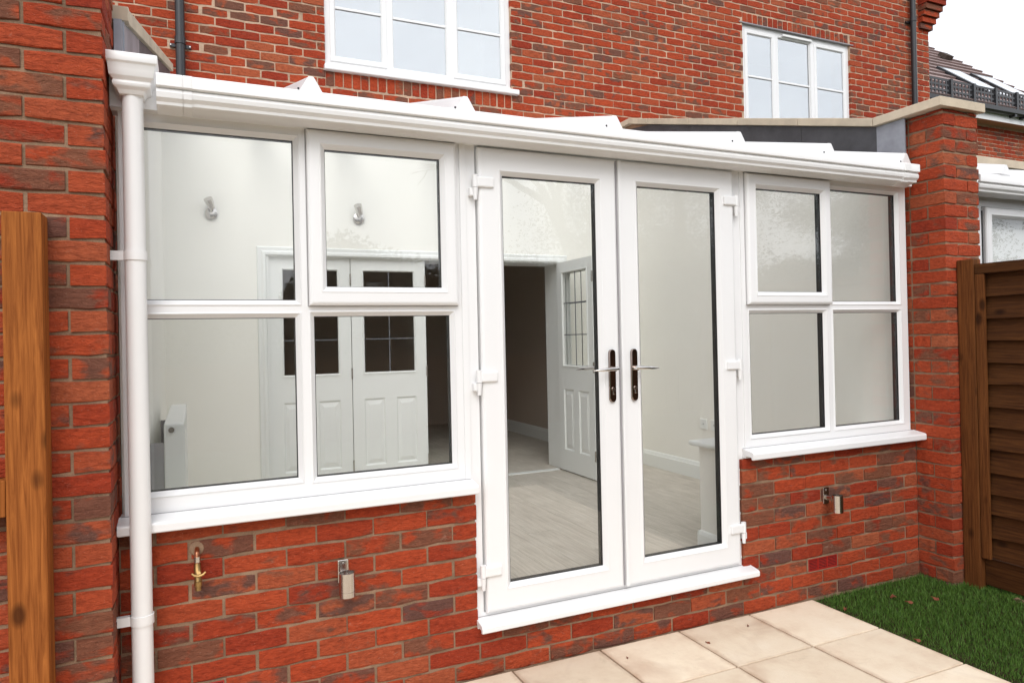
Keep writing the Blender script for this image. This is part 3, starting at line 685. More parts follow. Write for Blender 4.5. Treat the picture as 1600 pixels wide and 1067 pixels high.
# back wall with the wide opening
OX0, OX1, OZ = 0.775, 3.345, 2.135
bw = MB(); bw.box(0.0, OX0, BY, 3.24, 0.1, 3.3); bw.box(OX1, 4.2, BY, 3.24, 0.1, 3.3); bw.box(OX0, OX1, BY, 3.24, OZ, 3.3)
bw.build('interior_wall', PLASTER, kind='structure')
MB().hexa([(0.0,0.165,0.1),(0.06,0.165,0.1),(0.06,BY,0.1),(0.0,BY,0.1)], [(0.0,0.165,2.40),(0.06,0.165,2.40),(0.06,BY,3.12),(0.0,BY,3.12)]).build('interior_wall_left', PLASTER, kind='structure')
iw = MB().hexa([(4.12,0.088,0.1),(4.139,0.088,0.1),(4.139,BY,0.1),(4.12,BY,0.1)], [(4.12,0.088,2.40),(4.139,0.088,2.40),(4.139,BY,3.15),(4.12,BY,3.15)]).build('interior_wall_right', PLASTER_B, kind='structure')
# room beyond
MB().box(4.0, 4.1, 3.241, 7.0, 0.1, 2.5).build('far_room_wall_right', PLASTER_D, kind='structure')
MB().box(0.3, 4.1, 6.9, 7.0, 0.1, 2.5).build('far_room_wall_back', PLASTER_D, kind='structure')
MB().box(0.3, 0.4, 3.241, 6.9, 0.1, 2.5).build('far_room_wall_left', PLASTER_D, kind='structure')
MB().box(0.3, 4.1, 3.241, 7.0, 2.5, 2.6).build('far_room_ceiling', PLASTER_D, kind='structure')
SKP = [(0,FZ),(0,FZ+0.145),(-0.006,FZ+0.142),(-0.010,FZ+0.132),(-0.014,FZ+0.115),(-0.018,FZ+0.112),(-0.018,FZ)]
def skirt(label, fn, poly, a0, a1, ax): 
    o = MB().prism(poly, a0, a1, ax).build('skirting_board', GLOSS); tag(o, label, 'skirting')
skirt('white skirting board along the right wall inside the conservatory', None, [(4.119+p*1.0, q) for p, q in SKP], 0.33, 2.948, 'y')
skirt('white skirting board along the left wall inside the conservatory, behind the radiator', None, [(0.061-p, q) for p, q in SKP], 0.33, 2.948, 'y')
skirt('pale skirting board along the dark wall of the room beyond the doors', None, [(3.999+p, q) for p, q in SKP], 3.26, 6.88, 'y')
skirt('short white skirting board right of the inner doorway', None, [(BY-0.001+p, q) for p, q in SKP], 3.42, 4.09, 'x')
# architrave and lining
ar = thing('door_surround', 'white architrave round the wide inner doorway', 'architrave', (2.06, BY, FZ))
def arch_prof(): return [(0,-0.006),(0.008,-0.014),(0.03,-0.014),(0.045,-0.02),(0.062,-0.02),(0.07,-0.01),(0.07,-0.001),(0,-0.001)]
def archi():
    m = MB(); pr = arch_prof(); n = len(pr); vs_ = []
    x0, x1, zt = OX0-0.075, OX1+0.072, OZ+0.062
    for d, y in pr: vs_ += [(x0+d,BY+y,FZ),(x0+d,BY+y,zt-d),(x1-d,BY+y,zt-d),(x1-d,BY+y,FZ)]
    fs = []
    for i in range(n):
        j = (i+1) % n
        for k in range(3): fs.append((i*4+k, i*4+k+1, j*4+k+1, j*4+k))
    m.add(vs_, fs).build('architrave', GLOSS, ar)
archi()
ln = MB(); ln.box(OX0-0.003, OX0+0.012, BY-0.0005, 3.245, FZ, OZ); ln.box(OX1-0.012, OX1+0.003, BY-0.0005, 3.245, FZ, OZ); ln.box(OX0+0.012, OX1-0.012, BY-0.0005, 3.245, OZ-0.014, OZ+0.003)
ln.build('door_lining', GLOSS, ar)
# folding door leaf: stiles, glazed upper half, two raised panels below
def door_leaf(label, origin, ang, W, loc_flip=1):
    t = thing('panelled_door', label, 'door', origin, 'inner folding doors')
    t.rotation_euler.z = ang
    WL = WLOC[t.name]
    H = 1.892; T = 0.035
    def P(m, name, mat, bevel=0, par=None): 
        m.v = [(a+WL.x, b+WL.y, c+WL.z) for a, b, c in m.v]
        return m.build(name, mat, par or t, bevel)
    gx0, gx1, gz0, gz1 = 0.092, W-0.092, 0.945, 1.80
    m = MB(); m.box(0,gx0,0,T,0,H); m.box(gx1,W,0,T,0,H); m.box(gx0,gx1,0,T,gz1,H); m.box(gx0,gx1,0,T,0,0.19); m.box(gx0,gx1,0,T,0.74,gz0); xm = W/2; m.box(xm-0.047,xm+0.047,0,T,0.19,0.74)
    P(m, 'door_frame', GLOSS)
    for a, b in ((gx0,xm-0.047),(xm+0.047,gx1)):
        m = MB()
        def ringz(x0,x1,z0,z1,y): return [(x0,y,z0),(x1,y,z0),(x1,y,z1),(x0,y,z1)]
        seq = [ringz(a,b,0.19,0.74,0.0), ringz(a+0.012,b-0.012,0.202,0.728,0.011), ringz(a+0.018,b-0.018,0.208,0.722,0.011), ringz(a+0.042,b-0.042,0.24,0.69,0.003)]
        vs_ = [v for r_ in seq for v in r_]; fs = []
        for i in range(3):
            for k in range(4): l = (k+1) % 4; fs.append((i*4+k,i*4+l,(i+1)*4+l,(i+1)*4+k))
        fs.append((12,13,14,15)); n0 = len(vs_); vs_ += ringz(a,b,0.19,0.74,T-0.004); fs.append((n0+3,n0+2,n0+1,n0))
        P(m.add(vs_, fs), 'door_panel', GLOSS)
    m = MB().ring(gx0-0.006, gx1+0.006, gz0-0.006, gz1+0.006, [(0,-0.005),(0.01,-0.006),(0.018,0.004),(0.018,0.012),(0,0.012)]); P(m, 'glazing_bead', GLOSS)
    g = P(MB().box(gx0,gx1,0.014,0.018,gz0,gz1), 'pane', GLASS_IN)
    m = MB().box(xm-0.004,xm+0.004,0.009,0.0135,gz0,gz1); P(m, 'lead_came', CAME, par=g)
    for k in (1, 2):
        zz = gz0+(gz1-gz0)*k/3; P(MB().box(gx0,xm-0.0042,0.009,0.0135,zz-0.004,zz+0.004), 'lead_came', CAME, par=g); P(MB().box(xm+0.0042,gx1,0.009,0.0135,zz-0.004,zz+0.004), 'lead_came', CAME, par=g)
    for zz in (0.2, 0.95, 1.72): P(MB().tube([(W+0.001,-0.004,zz-0.045),(W+0.001,-0.004,zz+0.045)], 0.0065, 10), 'hinge', STEEL)
    return t
door_leaf('closed white half-glazed inner door at the left end of the doorway', (0.790, BY+0.03, FZ+0.012), 0, 0.628)
door_leaf('closed white half-glazed inner door beside the dark opening', (1.424, BY+0.03, FZ+0.012), 0, 0.628)
door_leaf('folded-back white half-glazed inner door facing the doorway', (3.305, BY-0.005, FZ+0.012), R(-90), 0.64)
door_leaf('second folded-back white inner door standing against the first', (3.39, BY-0.645, FZ+0.012), R(90), 0.64)

# spot lights on the back wall
def wall_spot(label, x, z):
    t = thing('wall_spotlight', label, 'light', (x, BY, z), 'interior wall spotlights')
    MB().tube([(x,BY-0.0005,z),(x,BY-0.018,z),(x,BY-0.026,z)], [0.045,0.045,0.03], 20).build('base', STEEL, t, smooth=True)
    MB().tube([(x,BY-0.022,z+0.01),(x-0.004,BY-0.06,z+0.045)], 0.009, 10).build('arm', STEEL, t, smooth=True)
    MB().tube([(x+0.005,BY-0.05,z+0.03),(x-0.012,BY-0.075,z+0.075),(x-0.022,BY-0.09,z+0.095)], [0.022,0.03,0.032], 16).build('lamp_head', STEEL, t, smooth=True)
wall_spot('small steel spotlight on the cream wall seen through the upper left pane', 0.385, 2.43)
wall_spot('small steel spotlight on the cream wall seen through the left casement', 1.49, 2.445)
# radiator
rd = thing('radiator', 'white panel radiator on the left wall behind the lower left pane', 'radiator', (0.14, 1.4, FZ))
MB().prism([(0.118,0.40),(0.118,1.09),(0.205,1.09),(0.205,0.40)], 0.82, 1.96, 'y').build('body', GLOSS, rd, bevel=0.008)
MB().box(0.185, 0.2065, 0.818, 0.8225, 0.41, 1.08).build('end_panel', GLOSS, rd)
MB().tube([(0.15,0.8185,1.06),(0.15,0.808,1.06)], 0.013, 14).build('air_valve', STEEL, rd, smooth=True)
MB().box(0.062, 0.117, 0.83, 0.85, 0.45, 1.0).build('wall_bracket', BLUEV, rd)
MB().box(0.062, 0.117, 1.92, 1.94, 0.45, 1.0).build('wall_bracket', BLUEV, rd)
# sockets
def socket(label, y):
    t = thing('wall_socket', label, 'socket', (4.12, y, 0.69), 'wall sockets')
    MB().box(4.110, 4.1198, y-0.043, y+0.043, 0.648, 0.734).build('plate', GLOSS, t, bevel=0.003)
    MB().box(4.1085, 4.1102, y-0.004, y+0.004, 0.688, 0.697).build('aerial_hole', BLACK, t)
socket('white aerial socket on the right inner wall above the skirting', 1.90); socket('white socket plate half hidden by the right door frame, next to the aerial socket', 1.765)

# ------------------------------------------------------------------ tap and lamps on the dwarf wall
tp = thing('garden_tap', 'brass garden tap on copper pipe below the left window', 'tap', (0.25, 0.0, 0.6))
MB().tube([(0.25,0.02,0.708),(0.25,-0.016,0.708),(0.25,-0.028,0.700),(0.25,-0.032,0.685),(0.25,-0.032,0.655)], 0.0085, 12).build('pipe', COPPER, tp, smooth=True)
MB().tube([(0.25,-0.032,0.688),(0.25,-0.032,0.668)], 0.0115, 12).build('coupling', STEEL, tp, smooth=True)
MB().tube([(0.25,-0.032,0.664),(0.25,-0.034,0.645),(0.252,-0.044,0.625),(0.252,-0.05,0.602)], [0.011,0.013,0.013,0.012], 12).build('body', BRASS, tp, smooth=True)
MB().tube([(0.252,-0.05,0.604),(0.252,-0.05,0.588),(0.252,-0.05,0.586),(0.252,-0.05,0.572)], [0.0135,0.0135,0.010,0.011], 12).build('spout', BRASS, tp, smooth=True)
MB().tube([(0.252,-0.046,0.628),(0.254,-0.068,0.638)], [0.008,0.007], 10).build('valve_stem', BRASS, tp, smooth=True)
MB().tube([(0.231,-0.07,0.640),(0.240,-0.071,0.632),(0.254,-0.072,0.629),(0.268,-0.071,0.632),(0.277,-0.07,0.640)], [0.0035,0.005,0.0055,0.005,0.0035], 8).build('handle', BRASS, tp, smooth=True)
MB().tube([(0.25,-0.001,0.708),(0.25,0.004,0.708)], [0.022,0.027], 14).build('mortar_collar', MORTAR, tp)
def lamp(label, x, z):
    t = thing('wall_lamp', label, 'lamp', (x, 0.0, z), 'outdoor wall lamps')
    MB().box(x-0.021, x+0.021, -0.009, -0.0005, z-0.035, z+0.055).build('backplate', STEEL, t, bevel=0.003)
    MB().box(x-0.010, x+0.010, -0.054, -0.009, z-0.010, z+0.012).build('arm', STEEL, t, bevel=0.002)
    for zz in (0.04,): MB().tube([(x,-0.0092,z+zz),(x,-0.0125,z+zz)], [0.005,0.004], 10).build('screw', STEEL, t, smooth=True)
    n = 28; r0, r1 = 0.0305, 0.0275; cy = -0.082; zt, zb_ = z+0.026, z-0.066
    ring_ = lambda r_, zz: [(x+r_*math.cos(2*math.pi*k/n), cy+r_*math.sin(2*math.pi*k/n), zz) for k in range(n)]
    m = MB(); L_ = [ring_(r1,zt-0.02), ring_(r1,zt), ring_(r0,zt), ring_(r0,z-0.043), ring_(r0-0.0012,z-0.0435), ring_(r0-0.0012,z-0.0455), ring_(r0,z-0.046), ring_(r0,zb_), ring_(r1,zb_)]
    vs_ = [v for l_ in L_ for v in l_]; fs = [(i*n+k,i*n+(k+1)%n,(i+1)*n+(k+1)%n,(i+1)*n+k) for i in range(len(L_)-1) for k in range(n)]+[tuple(range(n)), tuple((len(L_)-1)*n+k for k in range(n))]
    m.add(vs_, fs).build('shade', STEEL, t, smooth=True)
lamp('steel cylinder wall lamp under the left window', 0.775, 0.536)
lamp('steel cylinder wall lamp under the right window', 3.405, 0.536)

# ------------------------------------------------------------------ house behind
HY = 3.25
hs = thing('brick_house', 'red brick house rising behind the conservatory roof', 'house', (4.3, HY+0.3, 0))
LW = (1.30, 3.03, 3.79, 5.35); RWN = (5.87, 7.555, 3.6, 4.90)
hc = MB(); yb_ = HY+0.30
HX0, HX1, HZ1 = -1.2, 9.0, 6.4
hc.box(HX0, LW[0], HY+0.005, yb_, 2.9, HZ1); hc.box(LW[0], LW[1], HY+0.005, yb_, 2.9, LW[2]-0.05); hc.box(LW[0], LW[1], HY+0.005, yb_, LW[3], HZ1)
hc.box(LW[1], RWN[0], HY+0.005, yb_, 2.9, HZ1); hc.box(RWN[0], RWN[1], HY+0.005, yb_, 2.9, RWN[2]); hc.box(RWN[0], RWN[1], HY+0.005, yb_, RWN[3]+0.012, HZ1); hc.box(RWN[1], HX1-0.004, HY+0.005, yb_, 2.9, HZ1)
hc.build('mortar_wall', MORTAR_H, hs)
MB().box(HX0, HX1-0.004, yb_+0.001, yb_+4.5, 2.62, HZ1).build('inner_block', PLASTER_D, hs) if False else None
cells = []
def house_cells():
    for n in range(-8, 33):
        zc = 3.94+0.075*n; z0, z1 = zc-0.0325, zc+0.0325
        ph = 3.258+(0 if n % 2 == 0 else 0.1125)
        spans = [(-0.9, HX1)]
        def cut(sp, a, b): 
            o = []
            for p, q in sp:
                if q <= a or p >= b: o.append((p, q)); continue
                if p < a: o.append((p, a))
                if q > b: o.append((b, q))
            return o
        if z1 > LW[2]-0.178 and z0 < LW[3]: spans = cut(spans, LW[0], LW[1]) 
        if z1 > 3.62 and z0 < RWN[3]+0.118: spans = cut(spans, RWN[0], RWN[1])
        for a, b in spans:
            for p, q in row_cells(a, b, ph): cells.append((p, q, z0, z1))
    # brick-on-edge courses under the left window and over the right one
    x = LW[0]
    while x+0.07 < LW[1]: cells.append((x+0.004, x+0.069, LW[2]-0.176, LW[2]-0.052)); x += 0.0752
    x = RWN[0]
    while x+0.07 < RWN[1]: cells.append((x+0.004, x+0.069, RWN[3]+0.014, RWN[3]+0.116)); x += 0.0752
house_cells()
cam = Vector((0.255, -2.878, 1.4628))
def vis(c): 
    p, q, z0, z1 = c; y = (p+q)/2; zz = (z0+z1)/2
    return zz > 1.4628+(HY+2.878)*0.335 - 0.02*max(0, p-4)
cells.sort(key=lambda c: (0 if vis(c) else 1, (Vector(((c[0]+c[1])/2, HY, (c[2]+c[3])/2))-cam).length))
for c in cells[:300]: brick(hs, c[0], c[1], HY, c[2], c[3], 0.06)
mv = []; mf = []; rg = random.Random(5)
for c in cells[300:]:
    v, f = brick_geo(c[1]-c[0], 0.06, c[3]-c[2], rg); o = len(mv)
    oy = HY+0.03+rg.uniform(-0.0015,0.0015)
    mv += [(a+(c[0]+c[1])/2, b+oy, d+(c[2]+c[3])/2) for a, b, d in v]; mf += [tuple(i+o for i in k) for k in f]
me = bpy.data.meshes.new('brickwork'); me.from_pydata(mv, [], mf); me.materials.append(BRICK_I); link('brickwork', me, (0,0,0), hs, 'stuff')
# corbelled eaves corner
for k, (xa, z0) in enumerate(((8.78,5.30),(8.80,5.375),(8.82,5.45),(8.84,5.525),(8.86,5.60),(8.88,5.675),(8.9,5.75))):
    pj = 0.035+0.028*k
    MB().box(8.80, HX1+pj, HY-pj, HY+0.24, z0+0.005, z0+0.07).build('corbel_brick', BRICK, hs)
# windows of the house
def house_window(par, x0, x1, z0, z1, bars_x, muntin, sillz, vent=False):
    w = MB().ring(x0, x1, z0, z1, [(0,HY+0.035),(0.06,HY+0.035),(0.06,HY+0.1),(0,HY+0.1)]).build('window', PVC, par)
    xs = [x0+0.06]+bars_x+[x1-0.06]
    for b in bars_x: MB().box(b-0.032, b+0.032, HY+0.034, HY+0.099, z0+0.0605, z1-0.0605).build('mullion', PVC, w)
    edges = [x0+0.06]+[e for b in bars_x for e in (b-0.032, b+0.032)]+[x1-0.06]
    for i in range(0, len(edges), 2):
        a, b = edges[i], edges[i+1]; mid = (i == 2)
        fw = 0.012 if mid else 0.05; yf = HY+0.04 if mid else HY+0.024
        MB().ring(a-(0 if mid else 0.012), b+(0 if mid else 0.012), z0+0.0605-(0 if mid else 0.012), z1-0.0605+(0 if mid else 0.012), [(0,yf+0.004),(0.006,yf),(fw-0.012,yf),(fw,yf+0.012),(fw,yf+0.04),(0,yf+0.04)]).build('casement', PVC, w)
        e = fw-(0.0 if mid else 0.012)
        ga, gb, gz0, gz1 = a+e, b-e, z0+0.0605+e, z1-0.0605-e
        MB().box(ga, gb, yf+0.016, yf+0.02, gz0, gz1).build('pane', GLASS_UP, w)
        MB().ring(ga-0.001, gb+0.001, gz0-0.001, gz1+0.001, [(0,yf+0.021),(0.003,yf+0.021),(0.003,yf+0.036),(0,yf+0.036)]).build('spacer_bar', GASKET, w)
        for mz in muntin: MB().box(ga, gb, yf+0.004, yf+0.0155, mz-0.012, mz+0.012).build('glazing_bar', PVC, w, bevel=0.004)
    MB().box(x0-0.012, x1+0.06, HY-0.045, HY+0.05, sillz-0.05, sillz-0.003).build('sill', PVC, w, bevel=0.008)
    if vent: MB().box((x0+x1)/2-0.23, (x0+x1)/2+0.23, HY+0.012, HY+0.034, z1-0.05, z1-0.022).build('trickle_vent', PVC, w, bevel=0.004)
    MB().ring(x0-0.35, x1+0.35, z0-0.35, z1+0.35, [(0,HY+0.301),(0.02,HY+0.301),(0.02,HY+1.6),(0,HY+1.6)]).build('room_side', PLASTER_D, w)
    MB().box(x0-0.36, x1+0.36, HY+1.601, HY+1.62, z0-0.36, z1+0.36).build('room_wall', PLASTER_D, w)
    return w
house_window(hs, LW[0], LW[1], LW[2], LW[3], [1.862,2.438], [4.305,4.82], LW[2])
house_window(hs, RWN[0], RWN[1], RWN[2], RWN[3], [6.39,6.96], [4.33], RWN[2], True)
MB().box(RWN[0]-0.05, RWN[1]+0.05, HY-0.006, HY+0.035, RWN[3]+0.001, RWN[3]+0.011).build('lintel_flange', LINTEL, hs)
def house_pipe(label, x, z0, z1, zc, br=0.034):
    t = thing('drainpipe', label, 'pipe', (x, HY-0.06, z0), 'drainpipes')
    MB().tube([(x,HY-0.06,z0),(x,HY-0.06,z1)], br, 18).build('pipe', BLACK, t, smooth=True)
    for z in zc:
        c_ = MB().tube([(x,HY-0.06,z-0.02),(x,HY-0.06,z+0.035)], br+0.006, 18).build('pipe_collar', BLACK, t, smooth=True)
        MB().box(x-0.075, x+0.075, HY-0.022, HY-0.002, z-0.03, z-0.005).build('bracket', BLACK, c_)
        for s_ in (-1, 1): MB().tube([(x+s_*0.068,HY-0.022,z-0.017),(x+s_*0.068,HY-0.028,z-0.017)], 0.006, 8).build('screw', STEEL, c_)
house_pipe('dark grey drainpipe on the house wall above the left end of the gutter', 0.195, 3.1, 6.3, (3.79,))
house_pipe('dark drainpipe on the house wall near its right corner', 8.62, 3.3, 6.3, (5.36,))

# ------------------------------------------------------------------ fences
pl = thing('fence_post', 'square orange-brown timber post against the left brick wall', 'post', (-0.205, -0.275, 0))
MB().box(-0.262, -0.160, -0.315, -0.2155, -0.08, 1.868).build('post', POSTW, pl, bevel=0.004)
fl_ = thing('timber_rail', 'pale timber fence rail end fixed beside the left post', 'rail', (-0.4, -0.29, 0.9))
MB().hexa([(-0.62,-0.30,0.93),(-0.2655,-0.30,0.955),(-0.2655,-0.24,0.955),(-0.62,-0.24,0.93)], [(-0.62,-0.30,1.03),(-0.2655,-0.30,1.065),(-0.2655,-0.24,1.065),(-0.62,-0.24,1.03)]).build('rail', POSTW, fl_, bevel=0.003)
fp = thing('fence_post', 'dark brown timber fence post against the right brick pier', 'post', (4.245, -0.265, 0))
MB().box(4.243, 4.305, -0.312, -0.2165, -0.08, 1.84).build('post', DARKW, fp, bevel=0.004)
fn = thing('timber_fence', 'dark brown overlapping board fence panel at the right edge', 'fence', (4.31, -1.2, 0))
yA, yB = -0.314, -2.1
MB().box(4.250, 4.302, yB, yA, 1.752, 1.81).build('top_rail', DARKWY, fn, bevel=0.004)
MB().box(4.250, 4.2695, yA-0.05, yA-0.001, 0.16, 1.7515).build('edge_batten', DARKW, fn, bevel=0.003)
MB().box(4.250, 4.2695, -1.22, -1.18, 0.16, 1.7515).build('edge_batten', DARKW, fn, bevel=0.003)
nb = 13
for k in range(nb):
    zb_ = 0.165+1.585*k/nb; h = 1.585/nb; segs = 9; rg = random.Random(k); m = MB(); lo = []; hi = []
    for i in range(segs+1):
        y = yA-0.002+(yB-yA)*i/segs; w = rg.uniform(-0.008, 0.008)
        lo.append((y, zb_-0.004+w))
    vs_ = []
    for y, z in lo:
        zt = zb_+h+0.016
        vs_ += [(4.270,y,z),(4.281,y,z),(4.309,y,zt),(4.304,y,zt)]
    fs = [(i*4+k2,i*4+(k2+1)%4,(i+1)*4+(k2+1)%4,(i+1)*4+k2) for i in range(segs) for k2 in range(4)]+[(3,2,1,0), tuple(segs*4+k2 for k2 in range(4))]
    m.add(vs_, fs).build('board', DARKWY, fn)
MB().box(4.282, 4.310, yB, yA, 0.005, 0.158).build('gravel_board', DARKWY, fn, bevel=0.003)
for k, y in enumerate((-0.52, -0.60, -0.68, -0.8)):
    o = MB().add([(4.225+random.uniform(-.02,.03)+a, y+b, -0.02+c) for a, b, c in ((-0.022,-0.03,0),(0.018,-0.03,0),(0.022,0.03,0),(-0.02,0.032,0),(-0.012,-0.02,0.018),(0.012,-0.015,0.022),(0.014,0.016,0.02),(-0.01,0.02,0.016))], [(0,3,2,1),(4,5,6,7),(0,1,5,4),(1,2,6,5),(2,3,7,6),(3,0,4,7)]).build('mortar_lump', MORTAR, bevel=0.006)
    tag(o, ('rough mortar lump by the right fence, closest to the pier', 'second mortar lump from the pier at the foot of the right fence', 'third mortar lump from the pier at the foot of the right fence', 'rough mortar lump by the right fence, farthest from the pier')[k], 'rubble', 'mortar lumps by the fence')
# fallen leaves
def fallen(label, x, y, s, a, z=0.012):
    m = MB(); n = 10; pts = [(0,0,0.004)]
    for k in range(n):
        th = 2*math.pi*k/n; r_ = s*(0.55+0.45*abs(math.cos(th)))*(1 if k % 2 else 0.72); pts.append((r_*math.cos(th), r_*math.sin(th)*0.7, 0.006*math.sin(th*2)))
    c, s_ = math.cos(a), math.sin(a)
    vs_ = [(x+p*c-q*s_, y+p*s_+q*c, z+h) for p, q, h in pts]; vs2 = [(p, q, h-0.0012) for p, q, h in vs_]; N_ = n+1
    fs = [(0,1+k,1+(k+1)%n) for k in range(n)]+[(N_,N_+1+(k+1)%n,N_+1+k) for k in range(n)]+[(1+k,N_+1+k,N_+1+(k+1)%n,1+(k+1)%n) for k in range(n)]
    o = m.add(vs_+vs2, fs).build('fallen_leaf', DEAD); tag(o, label, 'leaf', 'fallen leaves')
fallen('reddish dead leaf on the lawn nearest the dwarf wall', 3.66, -0.21, 0.03, 0.4); fallen('reddish dead leaf on the lawn, right of two others', 3.83, -0.33, 0.028, 1.4)
fallen('reddish dead leaf on the lawn between two other leaves', 3.66, -0.30, 0.024, 2.2); fallen('small dead leaf lying at the lawn edge beside the paving', 3.31, -0.2, 0.02, 0.9, 0.006)
fallen('brown dead leaf at the paving edge halfway along the lawn', 3.29, -0.62, 0.018, 1.9, 0.006)
fallen('small dark scrap on the slab below the door sill end', 2.72, -0.13, 0.012, 0.7, 0.003); fallen('dark twig scrap on the second slab from the lawn', 2.42, -0.19, 0.014, 2.0, 0.003)
fallen('tiny brown scrap on the slab joint below the doors', 2.0, -0.15, 0.010, 1.1, 0.003)

# ------------------------------------------------------------------ next-door conservatory
nc = thing('neighbour_conservatory', 'white conservatory next door, glimpsed past the right pier', 'conservatory', (5.8, 0.05, 0))
NX0, NX1 = 4.60, 7.4
m = MB(); m.box(NX0, NX1, F0, 0.08, 2.228, 2.38); m.box(NX0, NX1, F0, 0.08, 0.0, 0.85); m.box(4.80, 4.855, F0, 0.08, 0.85, 2.228); m.box(5.52, 5.6, F0, 0.08, 0.85, 2.228); m.box(NX1-0.06, NX1, F0, 0.08, 0.85, 2.228)
m.build('frame', PVC, nc)
MB().prism(gprof(0,-0.012), NX0, NX1, 'x').build('gutter_channel', PVC_G, nc, smooth=True)
MB().prism([(-0.033,2.29),(-0.033,2.43),(0.02,2.444),(0.088,2.444),(0.088,2.29)], NX0, NX1, 'x').build('eaves_beam', PVC, nc)
for x in (5.02, 5.7, 6.4):
    MB().add([(x-0.055,-0.04,2.432),(x+0.055,-0.04,2.432),(x+0.012,-0.04,2.495),(x-0.012,-0.04,2.495),(x-0.055,3.1,3.3),(x+0.055,3.1,3.3),(x+0.012,3.1,3.362),(x-0.012,3.1,3.362)], [(0,1,2,3),(7,6,5,4),(0,4,5,1),(1,5,6,2),(2,6,7,3),(3,7,4,0)]).build('glazing_bar', PVC, nc)
for a, b in ((NX0+0.0, 4.80), (5.6, 6.4), (6.4, NX1-0.06)): MB().box(a, b, 0.045, 0.05, 0.85, 2.228).build('pane', GLASS, nc)
cs_ = sash(nc, 4.868, 5.5, 1.2, 2.222, 4.93, 5.43, 1.27, 2.155, -0.01, 'casement'); MB().box(4.93, 5.43, 0.012, 0.016, 1.27, 2.155).build('pane', GLASS, cs_)
MB().box(NX0, NX1, 0.0805, 0.10, 0.85, 2.226).build('blind', GLOSS, nc)
MB().box(4.852, 4.862, F0-0.004, F0+0.002, 0.9, 2.2).build('seal', GASKET, nc)
MB().box(4.768, 4.7995, F0+0.0205, F0+0.0245, 0.86, 2.2).build('seal', GASKET, nc)
MB().hexa([(4.55,0.1,2.46),(NX1,0.1,2.46),(NX1,0.4,2.5),(4.55,0.4,2.5)], [(4.55,0.1,2.56),(NX1,0.1,2.56),(NX1,0.4,2.60),(4.55,0.4,2.60)]).build('coping_stone', COPE, nc) if False else None
npw = thing('parapet_wall', 'pale coping and lead strip just above the next-door gutter', 'wall', (5.7, 0.9, 2.3))
MB().box(4.56, 7.6, 0.9, 1.1, 2.3, 2.80).build('lead_sheet', LEAD, npw); MB().box(4.52, 7.65, 0.86, 1.14, 2.80, 2.87).build('coping_stone', COPE, npw, bevel=0.004)

# ------------------------------------------------------------------ far house
NY = 5.5
fh = thing('far_house', 'neighbouring brick house with brown tiled roof and skylights at upper right', 'house', (14, 8, 0))
MB().box(9.6, 22, NY, NY+0.3, -0.05, 5.22).build('mortar_wall', MORTAR_H, fh)
mv = []; mf = []; rg = random.Random(9)
for n in range(34, 70):
    z0 = 0.075*n+0.005
    if z0 > 5.15: break
    for p, q in row_cells(11.5, 17.5, 0.0 if n % 2 else 0.1125):
        v, f = brick_geo(q-p, 0.04, 0.065, rg); o = len(mv); mv += [(a+(p+q)/2, b+NY+0.014, d+z0+0.0325) for a, b, d in v]; mf += [tuple(i+o for i in k) for k in f]
me = bpy.data.meshes.new('brickwork'); me.from_pydata(mv, [], mf); me.materials.append(BRICK_I); link('brickwork', me, (0,0,0), fh, 'stuff')
MB().box(9.6, 22, NY-0.24, NY-0.02, 5.20, 5.235).build('soffit_board', SOFFIT, fh)
MB().box(9.6, 22, NY-0.262, NY-0.24, 5.195, 5.36).build('fascia_board', PVC, fh)
MB().prism([(NY-0.27,5.42),(NY-0.268,5.345),(NY-0.31,5.315),(NY-0.35,5.315),(NY-0.385,5.345),(NY-0.39,5.42)], 9.6, 22, 'x').build('gutter_channel', BLACK, fh)
for x in (14.05, 14.35, 15.3): MB().box(x-0.03, x+0.03, NY-0.37, NY-0.262, 5.29, 5.35).build('gutter_bracket', BLACK, fh)
# roof: courses of tiles stepping along the right hand verge
PT = R(40); RP = math.tan(PT); ey, ez = NY-0.33, 5.43
ncs = 26; cst = 0.29
for k in range(ncs):
    y0 = ey+cst*k*math.cos(PT); y1 = y0+cst*1.12*math.cos(PT); z0 = ez+cst*k*math.sin(PT); z1 = z0+(y1-y0)*RP-0.006
    xe = 16.4
    MB().hexa([(9.6,y0+0.045,z0-0.004),(xe,y0+0.045,z0-0.004),(xe,y1,z1-0.014),(9.6,y1,z1-0.014)], [(9.6,y0,z0+0.05),(xe,y0,z0+0.05),(xe,y1,z1+0.006),(9.6,y1,z1+0.006)]).build('tile_course', TILE, fh)
def on_roof(x, s, h): return (x, ey+s*math.cos(PT)-h*math.sin(PT), ez+s*math.sin(PT)+h*math.cos(PT))
def roof_box(name, mat, par, x0, x1, s0, s1, h0, h1):
    return MB().hexa([on_roof(x0,s0,h0),on_roof(x1,s0,h0),on_roof(x1,s1,h0),on_roof(x0,s1,h0)], [on_roof(x0,s0,h1),on_roof(x1,s0,h1),on_roof(x1,s1,h1),on_roof(x0,s1,h1)]).build(name, mat, par)
for x in (14.12, 15.18):
    a = roof_box('skylight_frame', BLACK, fh, x, x+0.70, 0.62, 2.02, 0.02, 0.068); roof_box('skylight_pane', GLASS, a, x+0.08, x+0.62, 0.70, 1.93, 0.0685, 0.072)
    roof_box('skylight_backing', LINTEL, a, x+0.07, x+0.63, 0.69, 1.94, 0.0681, 0.0683)
roof_box('vent_tile', BARK, fh, 15.62, 15.86, 3.1, 3.32, 0.02, 0.12)
